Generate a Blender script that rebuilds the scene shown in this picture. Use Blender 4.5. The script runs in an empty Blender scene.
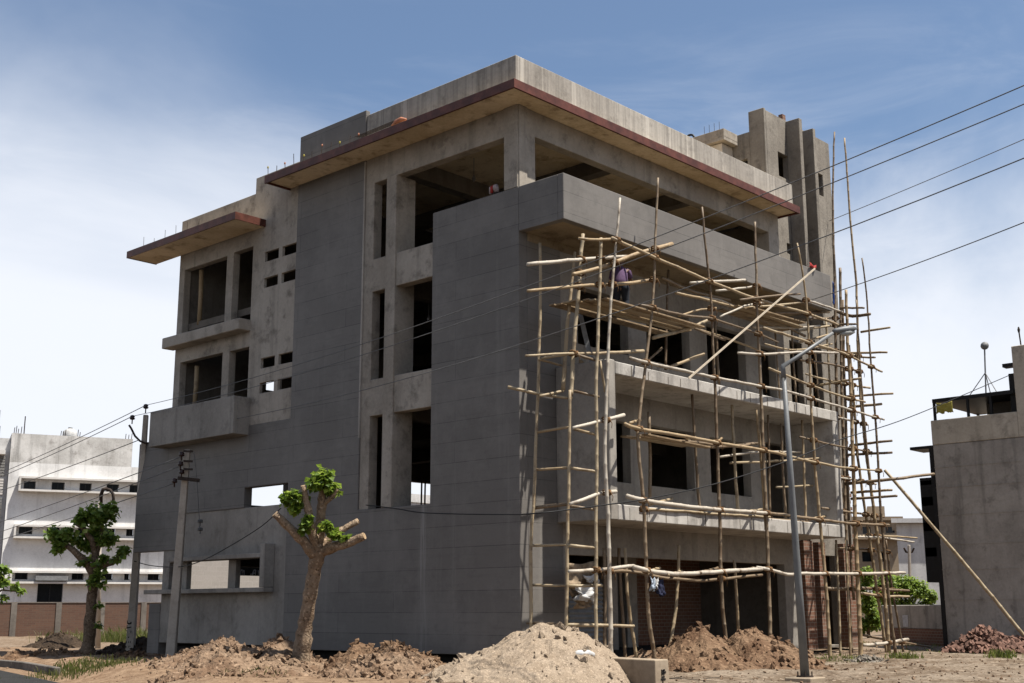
import bpy, bmesh, math, random
from mathutils import Vector, Matrix, noise as mnoise
random.seed(7)
sc = bpy.context.scene
COL = sc.collection
PI = math.pi
# ------------------------------------------------------------------ camera (solved from the building's vanishing lines)
CAM = Vector((-21.543, -19.740, 1.65))
FW = Vector((0.71661655, 0.66450214, 0.21189059))
RT = Vector((0.68045871, -0.73277909, -0.00327856))
UP = Vector((-0.15309039, -0.14653227, 0.97728789))
FPX = 1233.48
def ray(x, y): return FW + RT*((x-512)/FPX) - UP*((y-341.5)/FPX)
def at(x, y, ax, val):
    d = ray(x, y); i = 'XYZ'.index(ax)
    return CAM + d*((val-CAM[i])/d[i])
def dep(x, y, d): return CAM + ray(x, y)*d
def plane(x, y, p0, n):
    d = ray(x, y); return CAM + d*((p0-CAM).dot(n)/d.dot(n))
cd = bpy.data.cameras.new('camera'); co = bpy.data.objects.new('camera', cd); COL.objects.link(co)
m = Matrix((RT, UP, -FW)).transposed().to_4x4(); m.translation = CAM; co.matrix_world = m
cd.lens = FPX/1024*36; cd.sensor_width = 36; cd.clip_start = 0.5; cd.clip_end = 6000
sc.camera = co
# ------------------------------------------------------------------ object helpers
WL = {}
def fin(o, parent, wl):
    COL.objects.link(o)
    if parent is not None:
        o.parent = parent; o.location = wl - WL[parent.name]
    else: o.location = wl
    WL[o.name] = wl
def tag(o, label=None, cat=None, group=None, kind=None):
    if label: o['label'] = label
    if cat: o['category'] = cat
    if group: o['group'] = group
    if kind: o['kind'] = kind
    return o
def thing(name, label, cat, loc, group=None):
    o = bpy.data.objects.new(name, None); o.empty_display_size = .3
    fin(o, None, Vector(loc)); return tag(o, label, cat, group)
class MB:
    def __init__(s): s.v = []; s.f = []
    def add(s, vs, fs):
        b = len(s.v); s.v += [tuple(p) for p in vs]; s.f += [tuple(i+b for i in f) for f in fs]; return s
    def box(s, x0, x1, y0, y1, z0, z1):
        return s.add([(x0,y0,z0),(x1,y0,z0),(x1,y1,z0),(x0,y1,z0),(x0,y0,z1),(x1,y0,z1),(x1,y1,z1),(x0,y1,z1)],
                     [(0,3,2,1),(4,5,6,7),(0,1,5,4),(1,2,6,5),(2,3,7,6),(3,0,4,7)])
    def hexa(s, lo, hi):   # four bottom points, four top points
        return s.add(list(lo)+list(hi), [(0,3,2,1),(4,5,6,7),(0,1,5,4),(1,2,6,5),(2,3,7,6),(3,0,4,7)])
    def obox(s, c, ax, ay, az):  # centre and three half axes
        c = Vector(c); P = [c+ax*i+ay*j+az*k for k in (-1,1) for (i,j) in ((-1,-1),(1,-1),(1,1),(-1,1))]
        return s.hexa(P[:4], P[4:])
    def bar(s, a, b, w, h, up=Vector((0,0,1))):
        a = Vector(a); b = Vector(b); d = b-a; n = d.normalized()
        sx = n.cross(up); sx = sx.normalized() if sx.length > 1e-4 else Vector((1,0,0)); sz = sx.cross(n)
        return s.obox((a+b)/2, d/2, sx*w/2, sz*h/2)
    def tube(s, pts, rad, seg=8, cap=True):
        pts = [Vector(p) for p in pts]; n = len(pts)
        if not hasattr(rad, '__len__'): rad = [rad]*n
        rings = []; prev = None
        for i, p in enumerate(pts):
            t = (pts[min(i+1,n-1)]-pts[max(i-1,0)]).normalized()
            if prev is None:
                r = Vector((0,0,1)) if abs(t.z) < .9 else Vector((1,0,0)); u = t.cross(r).normalized()
            else:
                u = (prev - t*prev.dot(t)).normalized()
            prev = u; w = t.cross(u)
            rings.append([p+(u*math.cos(2*PI*k/seg)+w*math.sin(2*PI*k/seg))*rad[i] for k in range(seg)])
        vs = [q for r in rings for q in r]; fs = []
        for i in range(n-1):
            for k in range(seg):
                a = i*seg+k; b = i*seg+(k+1)%seg; fs.append((a,b,b+seg,a+seg))
        if cap: fs += [tuple(range(seg-1,-1,-1)), tuple((n-1)*seg+k for k in range(seg))]
        return s.add(vs, fs)
    def lathe(s, base, prof, seg=16):
        base = Vector(base); pts=[base+Vector((0,0,z)) for z,_ in prof]
        return s.tube(pts, [max(r,.001) for _,r in prof], seg)
    def build(s, name, m, parent=None, smooth=False, bevel=0, loc=None, seg=1):
        wl = Vector(loc) if loc is not None else (WL[parent.name] if parent is not None else Vector((0,0,0)))
        me = bpy.data.meshes.new(name)
        me.from_pydata([tuple(Vector(p)-wl) for p in s.v], [], s.f); me.validate(); me.update()
        o = bpy.data.objects.new(name, me); me.materials.append(m)
        if smooth: me.shade_smooth()
        fin(o, parent, wl)
        if bevel:
            b = o.modifiers.new('edge', 'BEVEL'); b.width = bevel; b.segments = seg; b.limit_method = 'ANGLE'; b.angle_limit = math.radians(40)
        return o
def wall(mb, axis, a0, a1, z0, z1, p0, p1, holes=()):
    """wall of thickness p0..p1 across `axis`, running a0..a1, one clean skin with rectangular openings"""
    A = sorted({a0, a1} | {min(max(t, a0), a1) for h in holes for t in h[:2]})
    Z = sorted({z0, z1} | {min(max(t, z0), z1) for h in holes for t in h[2:]})
    def solid(i, j):
        if i < 0 or j < 0 or i >= len(A)-1 or j >= len(Z)-1: return False
        a = (A[i]+A[i+1])/2; z = (Z[j]+Z[j+1])/2
        return not any(h[0] < a < h[1] and h[2] < z < h[3] for h in holes)
    idx = {}; vs = []; fs = []
    def V(i, j, s):
        k = (i, j, s)
        if k not in idx:
            p = p1 if s else p0
            idx[k] = len(vs); vs.append((p, A[i], Z[j]) if axis == 'X' else (A[i], p, Z[j]))
        return idx[k]
    for i in range(len(A)-1):
        for j in range(len(Z)-1):
            if not solid(i, j): continue
            fs.append((V(i,j,0),V(i,j+1,0),V(i+1,j+1,0),V(i+1,j,0))); fs.append((V(i,j,1),V(i+1,j,1),V(i+1,j+1,1),V(i,j+1,1)))
            if not solid(i-1,j): fs.append((V(i,j,0),V(i,j,1),V(i,j+1,1),V(i,j+1,0)))
            if not solid(i+1,j): fs.append((V(i+1,j,0),V(i+1,j+1,0),V(i+1,j+1,1),V(i+1,j,1)))
            if not solid(i,j-1): fs.append((V(i,j,0),V(i+1,j,0),V(i+1,j,1),V(i,j,1)))
            if not solid(i,j+1): fs.append((V(i,j+1,0),V(i,j+1,1),V(i+1,j+1,1),V(i+1,j+1,0)))
    if axis == 'Y': fs = [tuple(reversed(f)) for f in fs]
    return mb.add(vs, fs)
# ------------------------------------------------------------------ materials
class NT:
    def __init__(s, name):
        s.m = bpy.data.materials.new(name); s.m.use_nodes = True; s.t = s.m.node_tree; s.t.nodes.clear()
        s.out = s.n('ShaderNodeOutputMaterial'); s.b = s.n('ShaderNodeBsdfPrincipled'); s.l(s.b.outputs[0], s.out.inputs[0])
        s.pos = s.n('ShaderNodeNewGeometry').outputs['Position']
        s.b.inputs['Specular IOR Level'].default_value = .25
    def n(s, t, **k):
        o = s.t.nodes.new(t)
        for a, b in k.items(): setattr(o, a, b)
        return o
    def l(s, a, b): s.t.links.new(a, b)
    def put(s, v, inp):
        if hasattr(v, 'is_linked') or hasattr(v, 'links'): s.l(v, inp)
        elif isinstance(v, (tuple, list)) and len(v) == 3 and inp.type == 'RGBA': inp.default_value = (*v, 1)
        else: inp.default_value = v
    def noise(s, scale, detail=6, rough=.6, vec=None, sc3=None):
        v = vec or s.pos
        if sc3:
            mp = s.n('ShaderNodeMapping'); s.l(v, mp.inputs[0]); mp.inputs['Scale'].default_value = sc3; v = mp.outputs[0]
        o = s.n('ShaderNodeTexNoise'); s.l(v, o.inputs['Vector']); o.inputs['Scale'].default_value = scale
        o.inputs['Detail'].default_value = detail; o.inputs['Roughness'].default_value = rough; return o.outputs['Fac']
    def ramp(s, f, a, b, lo=0., hi=1.):
        o = s.n('ShaderNodeMapRange'); o.interpolation_type = 'SMOOTHSTEP'; s.l(f, o.inputs[0])
        for i, v in enumerate((a, b, lo, hi)): o.inputs[i+1].default_value = v
        return o.outputs[0]
    def mix(s, f, a, b, mode='MIX'):
        o = s.n('ShaderNodeMix', data_type='RGBA', blend_type=mode); s.put(f, o.inputs[0]); s.put(a, o.inputs[6]); s.put(b, o.inputs[7]); return o.outputs[2]
    def math(s, op, a, b=0.):
        o = s.n('ShaderNodeMath', operation=op); s.put(a, o.inputs[0]); s.put(b, o.inputs[1]); return o.outputs[0]
    def col(s, c): s.put(c, s.b.inputs['Base Color']); return s
    def bump(s, h, strength=.3, dist=.02):
        o = s.n('ShaderNodeBump'); o.inputs['Strength'].default_value = strength; o.inputs['Distance'].default_value = dist
        s.l(h, o.inputs['Height']); s.l(o.outputs[0], s.b.inputs['Normal']); return s
    def rough(s, r): s.put(r, s.b.inputs['Roughness']); return s
    def xz(s):   # running coordinate round a building + height
        p = s.n('ShaderNodeSeparateXYZ'); s.l(s.pos, p.inputs[0])
        c = s.n('ShaderNodeCombineXYZ'); s.l(s.math('ADD', p.outputs[0], p.outputs[1]), c.inputs[0]); s.l(p.outputs[2], c.inputs[1]); return c.outputs[0]
KC, KS, KB, KP, KR = .7, .39, .54, .5, .5
def sc_(c, k): return tuple(x*k for x in c)
def concrete(name, c1, c2, c3=None, streak=.5, bump=.22, form=False, patch=.7):
    t = NT(name); c1 = sc_(c1, KC); c2 = sc_(c2, KC); c3 = sc_(c3, KC) if c3 else None
    big = t.ramp(t.noise(.45, 8, .62), .36, .64); c = t.mix(big, c1, c2)
    blot = t.ramp(t.noise(1.7, 9, .7), .5, .68)
    c = t.mix(t.math('MULTIPLY', blot, patch), c, c3 or tuple(x*.62 for x in c1))
    st = t.ramp(t.noise(1.0, 5, .6, sc3=(2.6, 2.6, .16)), .5, .72)
    c = t.mix(t.math('MULTIPLY', st, streak), c, tuple(x*.5 for x in c1))
    fine = t.noise(11, 7, .75); c = t.mix(.16, c, t.mix(t.ramp(fine, .3, .7), tuple(x*.6 for x in c1), tuple(min(1,x*1.35) for x in c2)))
    h = t.math('ADD', t.noise(9, 8, .7), t.math('MULTIPLY', t.noise(60, 4, .6), .3))
    if form:
        w = t.ramp(t.noise(1.0, 7, .7, sc3=(9, 9, .12)), .45, .68)
        c = t.mix(t.math('MULTIPLY', w, .5), c, tuple(x*.42 for x in c1))
        w = t.ramp(t.noise(1.0, 4, .6, sc3=(4, 4, .08)), .55, .7)
        c = t.mix(t.math('MULTIPLY', w, .5), c, tuple(min(1,x*1.5) for x in c2))
    t.col(c).rough(.92).bump(h, bump, .02); return t.m
def plain(name, c, rough=.7, metal=0., var=.25, scale=6):
    t = NT(name); c = sc_(c, KP); n = t.ramp(t.noise(scale, 6, .65), .3, .7)
    t.col(t.mix(n, tuple(x*(1-var) for x in c), tuple(min(1,x*(1+var*.6)) for x in c))).rough(rough).bump(t.noise(scale*5, 4), .15, .01)
    t.b.inputs['Metallic'].default_value = metal; return t.m
def bricks(name, c1, c2, mortar, w=.23, h=.075, dirt=.5):
    t = NT(name); c1 = sc_(c1, KR); c2 = sc_(c2, KR); mortar = sc_(mortar, KR); b = t.n('ShaderNodeTexBrick'); t.l(t.xz(), b.inputs['Vector'])
    b.inputs['Scale'].default_value = 1; b.inputs['Brick Width'].default_value = w; b.inputs['Row Height'].default_value = h; b.inputs['Mortar Size'].default_value = .009
    b.inputs['Color1'].default_value = (*c1,1); b.inputs['Color2'].default_value = (*c2,1); b.inputs['Mortar'].default_value = (*mortar,1); b.inputs['Bias'].default_value = 0
    c = t.mix(t.math('MULTIPLY', t.ramp(t.noise(.8, 8, .7), .42, .7), dirt), b.outputs[0], mortar)
    c = t.mix(.25, c, t.mix(t.noise(14, 5), (.02,.013,.01), tuple(x*1.5 for x in c1)))
    t.col(c).rough(.95).bump(b.outputs['Fac'], -.6, .01); return t.m
def cladding():
    t = NT('dark_cladding'); b = t.n('ShaderNodeTexBrick'); t.l(t.xz(), b.inputs['Vector'])
    b.inputs['Scale'].default_value = 1; b.inputs['Brick Width'].default_value = 4.4; b.inputs['Row Height'].default_value = .522; b.inputs['Mortar Size'].default_value = .009
    b.inputs['Mortar Smooth'].default_value = .3
    b.inputs['Color1'].default_value = (.102,.092,.083,1); b.inputs['Color2'].default_value = (.124,.112,.101,1); b.inputs['Mortar'].default_value = (.042,.038,.034,1)
    c = t.mix(t.math('MULTIPLY', t.ramp(t.noise(.5, 9, .74), .42, .66), .7), b.outputs[0], (.162,.148,.134))
    st = t.ramp(t.noise(1.0, 5, .65, sc3=(2.2, 2.2, .1)), .56, .74); c = t.mix(t.math('MULTIPLY', st, .5), c, (.175,.162,.147))
    dk = t.ramp(t.noise(2.3, 8, .7), .52, .75); c = t.mix(t.math('MULTIPLY', dk, .55), c, (.07,.063,.056))
    tl = t.ramp(t.noise(1.0, 6, .7, sc3=(.5, .5, 7.)), .5, .72); c = t.mix(t.math('MULTIPLY', tl, .4), c, (.076,.068,.06))
    p = t.n('ShaderNodeSeparateXYZ'); t.l(t.pos, p.inputs[0])      # pale cement run down the slab under the window strip
    dy = t.math('ABSOLUTE', t.math('SUBTRACT', p.outputs[1], t.math('ADD', 3.3, t.math('MULTIPLY', t.math('SUBTRACT', t.noise(.7, 3), .5), .25))))
    run = t.math('MULTIPLY', t.math('MULTIPLY', t.ramp(dy, .02, .22, 1, 0), t.ramp(p.outputs[2], 4.15, 4.3, 1, 0)), t.math('MULTIPLY', t.ramp(p.outputs[0], .0, .2, 1, 0), t.ramp(t.noise(1., 6, .7, sc3=(14, 14, .4)), .42, .62)))
    c = t.mix(t.math('MULTIPLY', run, .6), c, (.26,.25,.235))
    c = t.mix(.2, c, t.mix(t.noise(25, 5, .7), (.05,.046,.042), (.17,.165,.155)))
    t.col(c).rough(.62).bump(t.math('ADD', t.noise(7, 6), t.math('MULTIPLY', b.outputs['Fac'], -.6)), .16, .01); return t.m
def bamboo_mat(name, c1, c2):
    t = NT(name); c1 = sc_(c1, KB); c2 = sc_(c2, KB); r = t.n('ShaderNodeObjectInfo').outputs['Random']
    c = t.mix(r, c1, c2)
    c = t.mix(t.math('MULTIPLY', t.ramp(t.noise(2.2, 7, .7), .48, .7), .75), c, (.09,.052,.026))
    c = t.mix(t.math('MULTIPLY', t.ramp(t.noise(9, 5, .7), .55, .75), .5), c, (.42,.36,.27))
    t.col(c).rough(.55).bump(t.noise(30, 4), .25, .01); return t.m
def leafy(name, a, b, c3):
    t = NT(name); r = t.n('ShaderNodeNewGeometry').outputs['Random Per Island']
    c = t.mix(t.ramp(r, 0, .7), a, b); c = t.mix(t.ramp(r, .78, 1.), c, c3)
    t.col(c).rough(.45)
    tr = t.n('ShaderNodeBsdfTranslucent'); t.put(t.mix(.55, c, (.3,.42,.06)), tr.inputs[0])
    mx = t.n('ShaderNodeMixShader'); mx.inputs[0].default_value = .42; t.l(t.b.outputs[0], mx.inputs[1]); t.l(tr.outputs[0], mx.inputs[2]); t.l(mx.outputs[0], t.out.inputs[0]); return t.m
def soil(name, c1, c2, c3, s=1., bump=.6, k=None):
    t = NT(name); k = k or KS; c1 = sc_(c1, k); c2 = sc_(c2, k); c3 = sc_(c3, k); c = t.mix(t.ramp(t.noise(.9*s, 9, .7), .38, .63), c1, c2)
    c = t.mix(t.math('MULTIPLY', t.ramp(t.noise(5*s, 8, .75), .52, .68), .8), c, c3)
    v = t.n('ShaderNodeTexVoronoi'); t.l(t.pos, v.inputs['Vector']); v.inputs['Scale'].default_value = 16*s
    sp = t.n('ShaderNodeSeparateColor'); t.l(v.outputs['Color'], sp.inputs[0])
    c = t.mix(t.math('MULTIPLY', t.ramp(sp.outputs[0], .8, .95), .55), c, tuple(min(1, x*1.6) for x in c2))
    c = t.mix(t.math('MULTIPLY', t.ramp(sp.outputs[1], .85, .97), .6), c, tuple(x*.35 for x in c1))
    t.col(c).rough(.97).bump(t.math('ADD', t.noise(14*s, 9, .75), t.math('MULTIPLY', v.outputs['Distance'], .5)), bump, .05)
    t.b.inputs['Specular IOR Level'].default_value = .1; return t.m
M = {}
M['clad'] = cladding()
M['conc'] = concrete('warm_concrete', (.3,.26,.213), (.44,.392,.33), (.15,.128,.105), patch=.85, streak=.5)
M['plast'] = concrete('grey_plaster', (.25,.226,.196), (.36,.33,.29), patch=.7, streak=.5)
M['para'] = concrete('stained_parapet_concrete', (.3,.27,.235), (.44,.405,.355), (.16,.14,.12), streak=.8, form=True)
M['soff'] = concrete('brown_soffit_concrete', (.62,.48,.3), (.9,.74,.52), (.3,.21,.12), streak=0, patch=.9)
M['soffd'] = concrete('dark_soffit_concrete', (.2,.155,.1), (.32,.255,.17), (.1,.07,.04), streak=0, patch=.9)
M['slab'] = concrete('balcony_concrete', (.38,.35,.315), (.55,.52,.475), (.2,.18,.16), streak=.8)
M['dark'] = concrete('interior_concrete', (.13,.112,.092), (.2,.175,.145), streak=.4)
M['plinth'] = plain('dark_plinth', (.03,.028,.026), .95)
M['red'] = plain('red_oxide_steel', (.17,.055,.036), .5, .0, .4, 3)
M['tower'] = concrete('rough_tower_concrete', (.2,.175,.145), (.3,.268,.225), (.1,.085,.07), streak=.6, bump=.7)
M['brick'] = bricks('raw_red_brick', (.3,.14,.085), (.22,.1,.065), (.42,.37,.3), .26, .11, dirt=.3)
M['bwall'] = bricks('weathered_brick', (.19,.1,.066), (.13,.07,.05), (.17,.13,.1), .3, .1, dirt=.4)
M['palew'] = bricks('pale_block', (.55,.5,.46), (.5,.46,.42), (.6,.56,.52), .4, .2, dirt=.3)
M['white'] = concrete('grimy_white_paint', (.68,.665,.645), (.84,.83,.81), (.45,.43,.41), streak=.45, bump=.12, patch=.45)
M['whtop'] = concrete('grimy_white_top', (.42,.405,.38), (.72,.7,.67), (.28,.26,.24), streak=.7, bump=.12, patch=.85)
M['whclean'] = concrete('white_trim_paint', (.6,.57,.53), (.72,.69,.65), (.42,.39,.36), streak=.25, bump=.1, patch=.3)
M['rb'] = concrete('weathered_render', (.32,.29,.255), (.47,.43,.38), (.18,.158,.135), streak=.75, patch=.8)
M['rbtop'] = concrete('cream_render', (.5,.44,.35), (.62,.55,.45), (.22,.2,.16), streak=.4)
M['bambA'] = bamboo_mat('bamboo', (.44,.31,.17), (.5,.4,.26)); M['bambW'] = bamboo_mat('pale_bamboo', (.6,.53,.43), (.64,.57,.47)); M['bambD'] = bamboo_mat('old_dark_bamboo', (.2,.14,.085), (.3,.22,.14))
M['rope'] = plain('coir_rope', (.24,.13,.055), .95, 0, .4, 20)
M['wood'] = plain('timber', (.42,.3,.18), .8, 0, .4, 5); M['palewood'] = plain('pale_timber', (.8,.68,.52), .7, 0, .15, 5)
M['bark'] = soil('trunk_bark', (.36,.25,.165), (.5,.375,.26), (.2,.135,.085), 1.3, .9, k=.52); M['darkbark'] = soil('dark_bark', (.34,.235,.155), (.46,.34,.235), (.1,.07,.045), 1.3, .9)
M['cut'] = plain('cut_wood', (.6,.42,.25), .8)
M['leaf'] = leafy('tree_leaves', (.055,.095,.016), (.14,.205,.034), (.36,.42,.14)); M['leafL'] = leafy('fresh_leaves', (.045,.08,.01), (.11,.17,.018), (.28,.33,.06))
M['bushl'] = leafy('bush_leaves', (.06,.1,.015), (.14,.2,.03), (.32,.38,.09)); M['grass'] = leafy('grass_blades', (.04,.042,.014), (.065,.066,.024), (.17,.135,.07))
M['sand'] = soil('building_sand', (.5,.385,.275), (.6,.475,.35), (.38,.285,.2), 2.6, .5)
M['dirt'] = soil('excavated_soil', (.25,.145,.085), (.4,.26,.16), (.13,.07,.04), 1.1, .9)
M['dirt2'] = soil('pale_excavated_soil', (.34,.215,.135), (.5,.35,.235), (.19,.11,.065), 1.1, .9)
M['dark_soil'] = soil('dark_soil', (.07,.05,.035), (.13,.09,.06), (.04,.028,.02), 1.2, .9)
def ground_mat():
    m = soil('dusty_ground', (.25,.18,.12), (.45,.36,.27), (.2,.137,.09), .7, .8); t = m.node_tree; b = [n for n in t.nodes if n.type == 'BSDF_PRINCIPLED'][0]; src = b.inputs['Base Color'].links[0].from_socket
    q = NT.__new__(NT); q.t = t; q.b = b; q.pos = [n for n in t.nodes if n.type == 'NEW_GEOMETRY'][0].outputs['Position']
    p = q.n('ShaderNodeSeparateXYZ'); q.l(q.pos, p.inputs[0])
    wob = q.math('MULTIPLY', q.math('SUBTRACT', q.noise(.5, 6, .65), .5), 6.)
    f = q.math('MULTIPLY', q.ramp(q.math('ADD', p.outputs[0], wob), -8.4, -6.6, 0, 1), q.ramp(q.math('ADD', p.outputs[1], wob), -3.5, -.5, 0, 1))
    f = q.math('MULTIPLY', f, q.ramp(p.outputs[0], .5, 1.5, 1, .35))
    c = q.mix(q.ramp(q.noise(3.5, 8, .7), .35, .65), (.12,.072,.042), (.22,.15,.095)); q.l(q.mix(q.math('MULTIPLY', f, .85), src, c), b.inputs['Base Color']); return m
M['ground'] = ground_mat()
M['asphalt'] = soil('asphalt', (.05,.05,.05), (.065,.064,.062), (.045,.044,.043), 2., .2)
M['kerb'] = concrete('kerb_concrete', (.12,.105,.09), (.2,.175,.15))
M['block'] = concrete('block_concrete', (.3,.235,.165), (.42,.34,.25), (.17,.12,.08), streak=.5)
M['pole'] = concrete('pole_concrete', (.42,.37,.31), (.56,.5,.43), streak=.3); M['steel'] = plain('galvanised_steel', (.24,.247,.25), .5, .1, .15, 4)
M['iron'] = plain('rusty_iron', (.06,.04,.03), .8, 0, .4, 10); M['black'] = plain('black_rubber', (.012,.012,.013), .6); M['paint'] = plain('black_paint', (.015,.014,.014), .8)
M['ceram'] = plain('brown_ceramic', (.05,.02,.015), .25); M['wire'] = plain('weathered_cable', (.2,.2,.2), .6); M['alu'] = plain('bare_wire', (.32,.32,.33), .4, .3)
M['glass'] = plain('dark_glass', (.02,.024,.028), .12); M['frame'] = plain('charcoal_frame', (.022,.023,.025), .5)
M['lens'] = plain('lamp_lens', (.5,.5,.47), .25); M['grey'] = plain('grey_paint', (.3,.3,.3), .6)
M['sheet'] = plain('galvanised_sheet', (.4,.42,.43), .4, .4, .2, 5)
M['jute'] = plain('jute_sacking', (.4,.3,.2), .95, 0, .4, 7); M['wcloth'] = plain('white_plastic_sack', (.75,.74,.72), .7); M['navy'] = plain('navy_cloth', (.03,.035,.08), .9); M['paleblue'] = plain('pale_blue_cloth', (.5,.57,.66), .9)
M['purple'] = plain('purple_cloth', (.15,.085,.175), .9); M['denim'] = plain('dark_trousers', (.02,.024,.035), .9); M['skin'] = plain('brown_skin', (.19,.1,.06), .6, 0, .1); M['hair'] = plain('black_hair', (.01,.009,.008), .7); M['redc'] = plain('red_cloth', (.5,.05,.045), .9); M['pink'] = plain('pale_pink_cloth', (.62,.5,.48), .9)
M['orange'] = plain('orange_plastic', (.62,.25,.14), .6); M['yellow'] = plain('faded_yellow_banner', (.55,.47,.1), .8, 0, .25, 3); M['blue'] = plain('blue_plastic', (.02,.09,.4), .6); M['greysh'] = plain('grey_shutter', (.34,.33,.31), .6)
M['beige'] = concrete('beige_render', (.27,.205,.14), (.35,.28,.2), streak=.3); M['farw'] = concrete('pale_grey_render', (.5,.49,.48), (.58,.57,.56), streak=.3)
M['rock'] = soil('broken_stone', (.3,.26,.21), (.42,.37,.31), (.2,.16,.12), 2., .6); M['brk'] = plain('broken_brick', (.27,.15,.11), .95, 0, .5, 3); M['paper'] = plain('white_paper', (.75,.75,.78), .8)

# ------------------------------------------------------------------ sky and sun
SUN = Vector((.56, -1.7, 4.05)).normalized()
w = bpy.data.worlds.new('World'); sc.world = w; w.use_nodes = True; nt = w.node_tree; nt.nodes.clear()
def wn(t, **k):
    o = nt.nodes.new(t)
    for a, b in k.items(): setattr(o, a, b)
    return o
wo = wn('ShaderNodeOutputWorld'); bg = wn('ShaderNodeBackground'); nt.links.new(bg.outputs[0], wo.inputs[0])
sky = wn('ShaderNodeTexSky', sky_type='NISHITA'); sky.sun_disc = False; sky.sun_elevation = math.asin(SUN.z); sky.sun_rotation = math.atan2(SUN.x, SUN.y)
sky.air_density = 1.0; sky.dust_density = 1.6; sky.ozone_density = 1.6; sky.altitude = 200
tc = wn('ShaderNodeTexCoord'); sep = wn('ShaderNodeSeparateXYZ'); nt.links.new(tc.outputs['Generated'], sep.inputs[0])
def wmath(op, a, b=0.):
    o = wn('ShaderNodeMath', operation=op)
    for i, v in enumerate((a, b)):
        if hasattr(v, 'links'): nt.links.new(v, o.inputs[i])
        else: o.inputs[i].default_value = v
    return o.outputs[0]
def wramp(f, a, b, lo, hi):
    o = wn('ShaderNodeMapRange'); o.interpolation_type = 'SMOOTHSTEP'; nt.links.new(f, o.inputs[0])
    for i, v in enumerate((a, b, lo, hi)): o.inputs[i+1].default_value = v
    return o.outputs[0]
mp = wn('ShaderNodeMapping'); nt.links.new(tc.outputs['Generated'], mp.inputs[0]); mp.inputs['Scale'].default_value = (1, 1, 1.7); mp.inputs['Location'].default_value = (3.1, 1.7, .4)
n1 = wn('ShaderNodeTexNoise'); nt.links.new(mp.outputs[0], n1.inputs['Vector']); n1.inputs['Scale'].default_value = 1.5; n1.inputs['Detail'].default_value = 7; n1.inputs['Roughness'].default_value = .55; n1.inputs['Distortion'].default_value = .45
z = sep.outputs[2]
low = wramp(z, .12, .50, 1, 0)                        # thin cloud thickens towards the horizon
mp2 = wn('ShaderNodeMapping'); nt.links.new(tc.outputs['Generated'], mp2.inputs[0]); mp2.inputs['Scale'].default_value = (1, 1.6, 4.5); mp2.inputs['Rotation'].default_value = (.25, .2, .6)
n2 = wn('ShaderNodeTexNoise'); nt.links.new(mp2.outputs[0], n2.inputs['Vector']); n2.inputs['Scale'].default_value = 2.6; n2.inputs['Detail'].default_value = 10; n2.inputs['Roughness'].default_value = .62; n2.inputs['Distortion'].default_value = .8
wisp = wmath('MULTIPLY', wramp(n2.outputs['Fac'], .46, .76, 0, .42), wramp(z, .22, .5, 1, .1))
cl0 = wmath('ADD', .03, wmath('MULTIPLY', wramp(wmath('ADD', n1.outputs['Fac'], wmath('MULTIPLY', low, .40)), .47, .90, 0, .92), wramp(z, .30, .54, 1, .14)))
cl = wmath('MINIMUM', wmath('ADD', cl0, wmath('MULTIPLY', wisp, wmath('SUBTRACT', 1., cl0))), .97)
mixc = wn('ShaderNodeMix', data_type='RGBA'); nt.links.new(cl, mixc.inputs[0]); tint = wn('ShaderNodeMix', data_type='RGBA', blend_type='MULTIPLY'); tint.inputs[0].default_value = 1; nt.links.new(sky.outputs[0], tint.inputs[6]); tint.inputs[7].default_value = (.9, .985, 1.03, 1); nt.links.new(tint.outputs[2], mixc.inputs[6]); mixc.inputs[7].default_value = (7.3, 7.55, 8.1, 1)
nt.links.new(mixc.outputs[2], bg.inputs[0]); bg.inputs[1].default_value = .06
sl = bpy.data.lights.new('sun', 'SUN'); sl.energy = 5.0; sl.angle = math.radians(.55); sl.color = (1, .95, .87)
so = bpy.data.objects.new('sun', sl); COL.objects.link(so); so.rotation_euler = SUN.to_track_quat('Z', 'Y').to_euler(); so.location = (0, 0, 60)
sc.view_settings.view_transform = 'Standard'; sc.view_settings.look = 'None'; sc.view_settings.exposure = 1.12; sc.view_settings.gamma = 1; sc.view_settings.use_curve_mapping = False
sc.render.engine = 'CYCLES'
try: sc.cycles.use_denoising = True
except Exception: pass
sc.cycles.max_bounces = 8

# ------------------------------------------------------------------ ground, road, kerb
def fbm(x, y, s, seed=0.):
    return mnoise.fractal(Vector((x*s+seed, y*s-seed*.7, seed)), 1.0, 2.0, 5, noise_basis='PERLIN_ORIGINAL')
def edge_x(y):   # X of the asphalt edge at a given Y
    pts = [(-200,-200),(-17,-200),(-15,-9),(-10,-11),(-4,-10.6),(2,-8.9),(8.2,-6.9),(15.8,-4.85),(30,-3.2),(80,-2.),(900,0)]
    if y <= -15: return 99 if y < -16 else -9+(-15-y)*60
    for (a, b), (c, d) in zip(pts, pts[1:]):
        if a <= y <= c: return b+(d-b)*(y-a)/(c-a)
    return 0.
def gz(x, y):
    d = x-edge_x(y)
    if y < -16: d = -5
    s = max(0., min(1., (d-.1)/2.2)); s = s*s*(3-2*s)
    pit = .42*math.exp(-(((x+2.3)/1.3)**2+((y+4.9)/1.3)**2))
    pit += .24*math.exp(-(((x-1.3)/.9)**2+((y+6.7)/.9)**2))
    n = -pit/max(s,.2)+fbm(x, y, .35)*.10+fbm(x, y, 1.4, 3)*.035
    return -.06 + (.33 + n)*s
def spaced():
    fine = lambda a, b, st: [a+st*i for i in range(int(round((b-a)/st)))]
    return fine
f_ = spaced()
XS = [-3000,-900,-300,-120,-60,-35,-25]+f_(-18,22,.25)+f_(22,70,1.5)+[72,90,130,300,900,3000]
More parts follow.
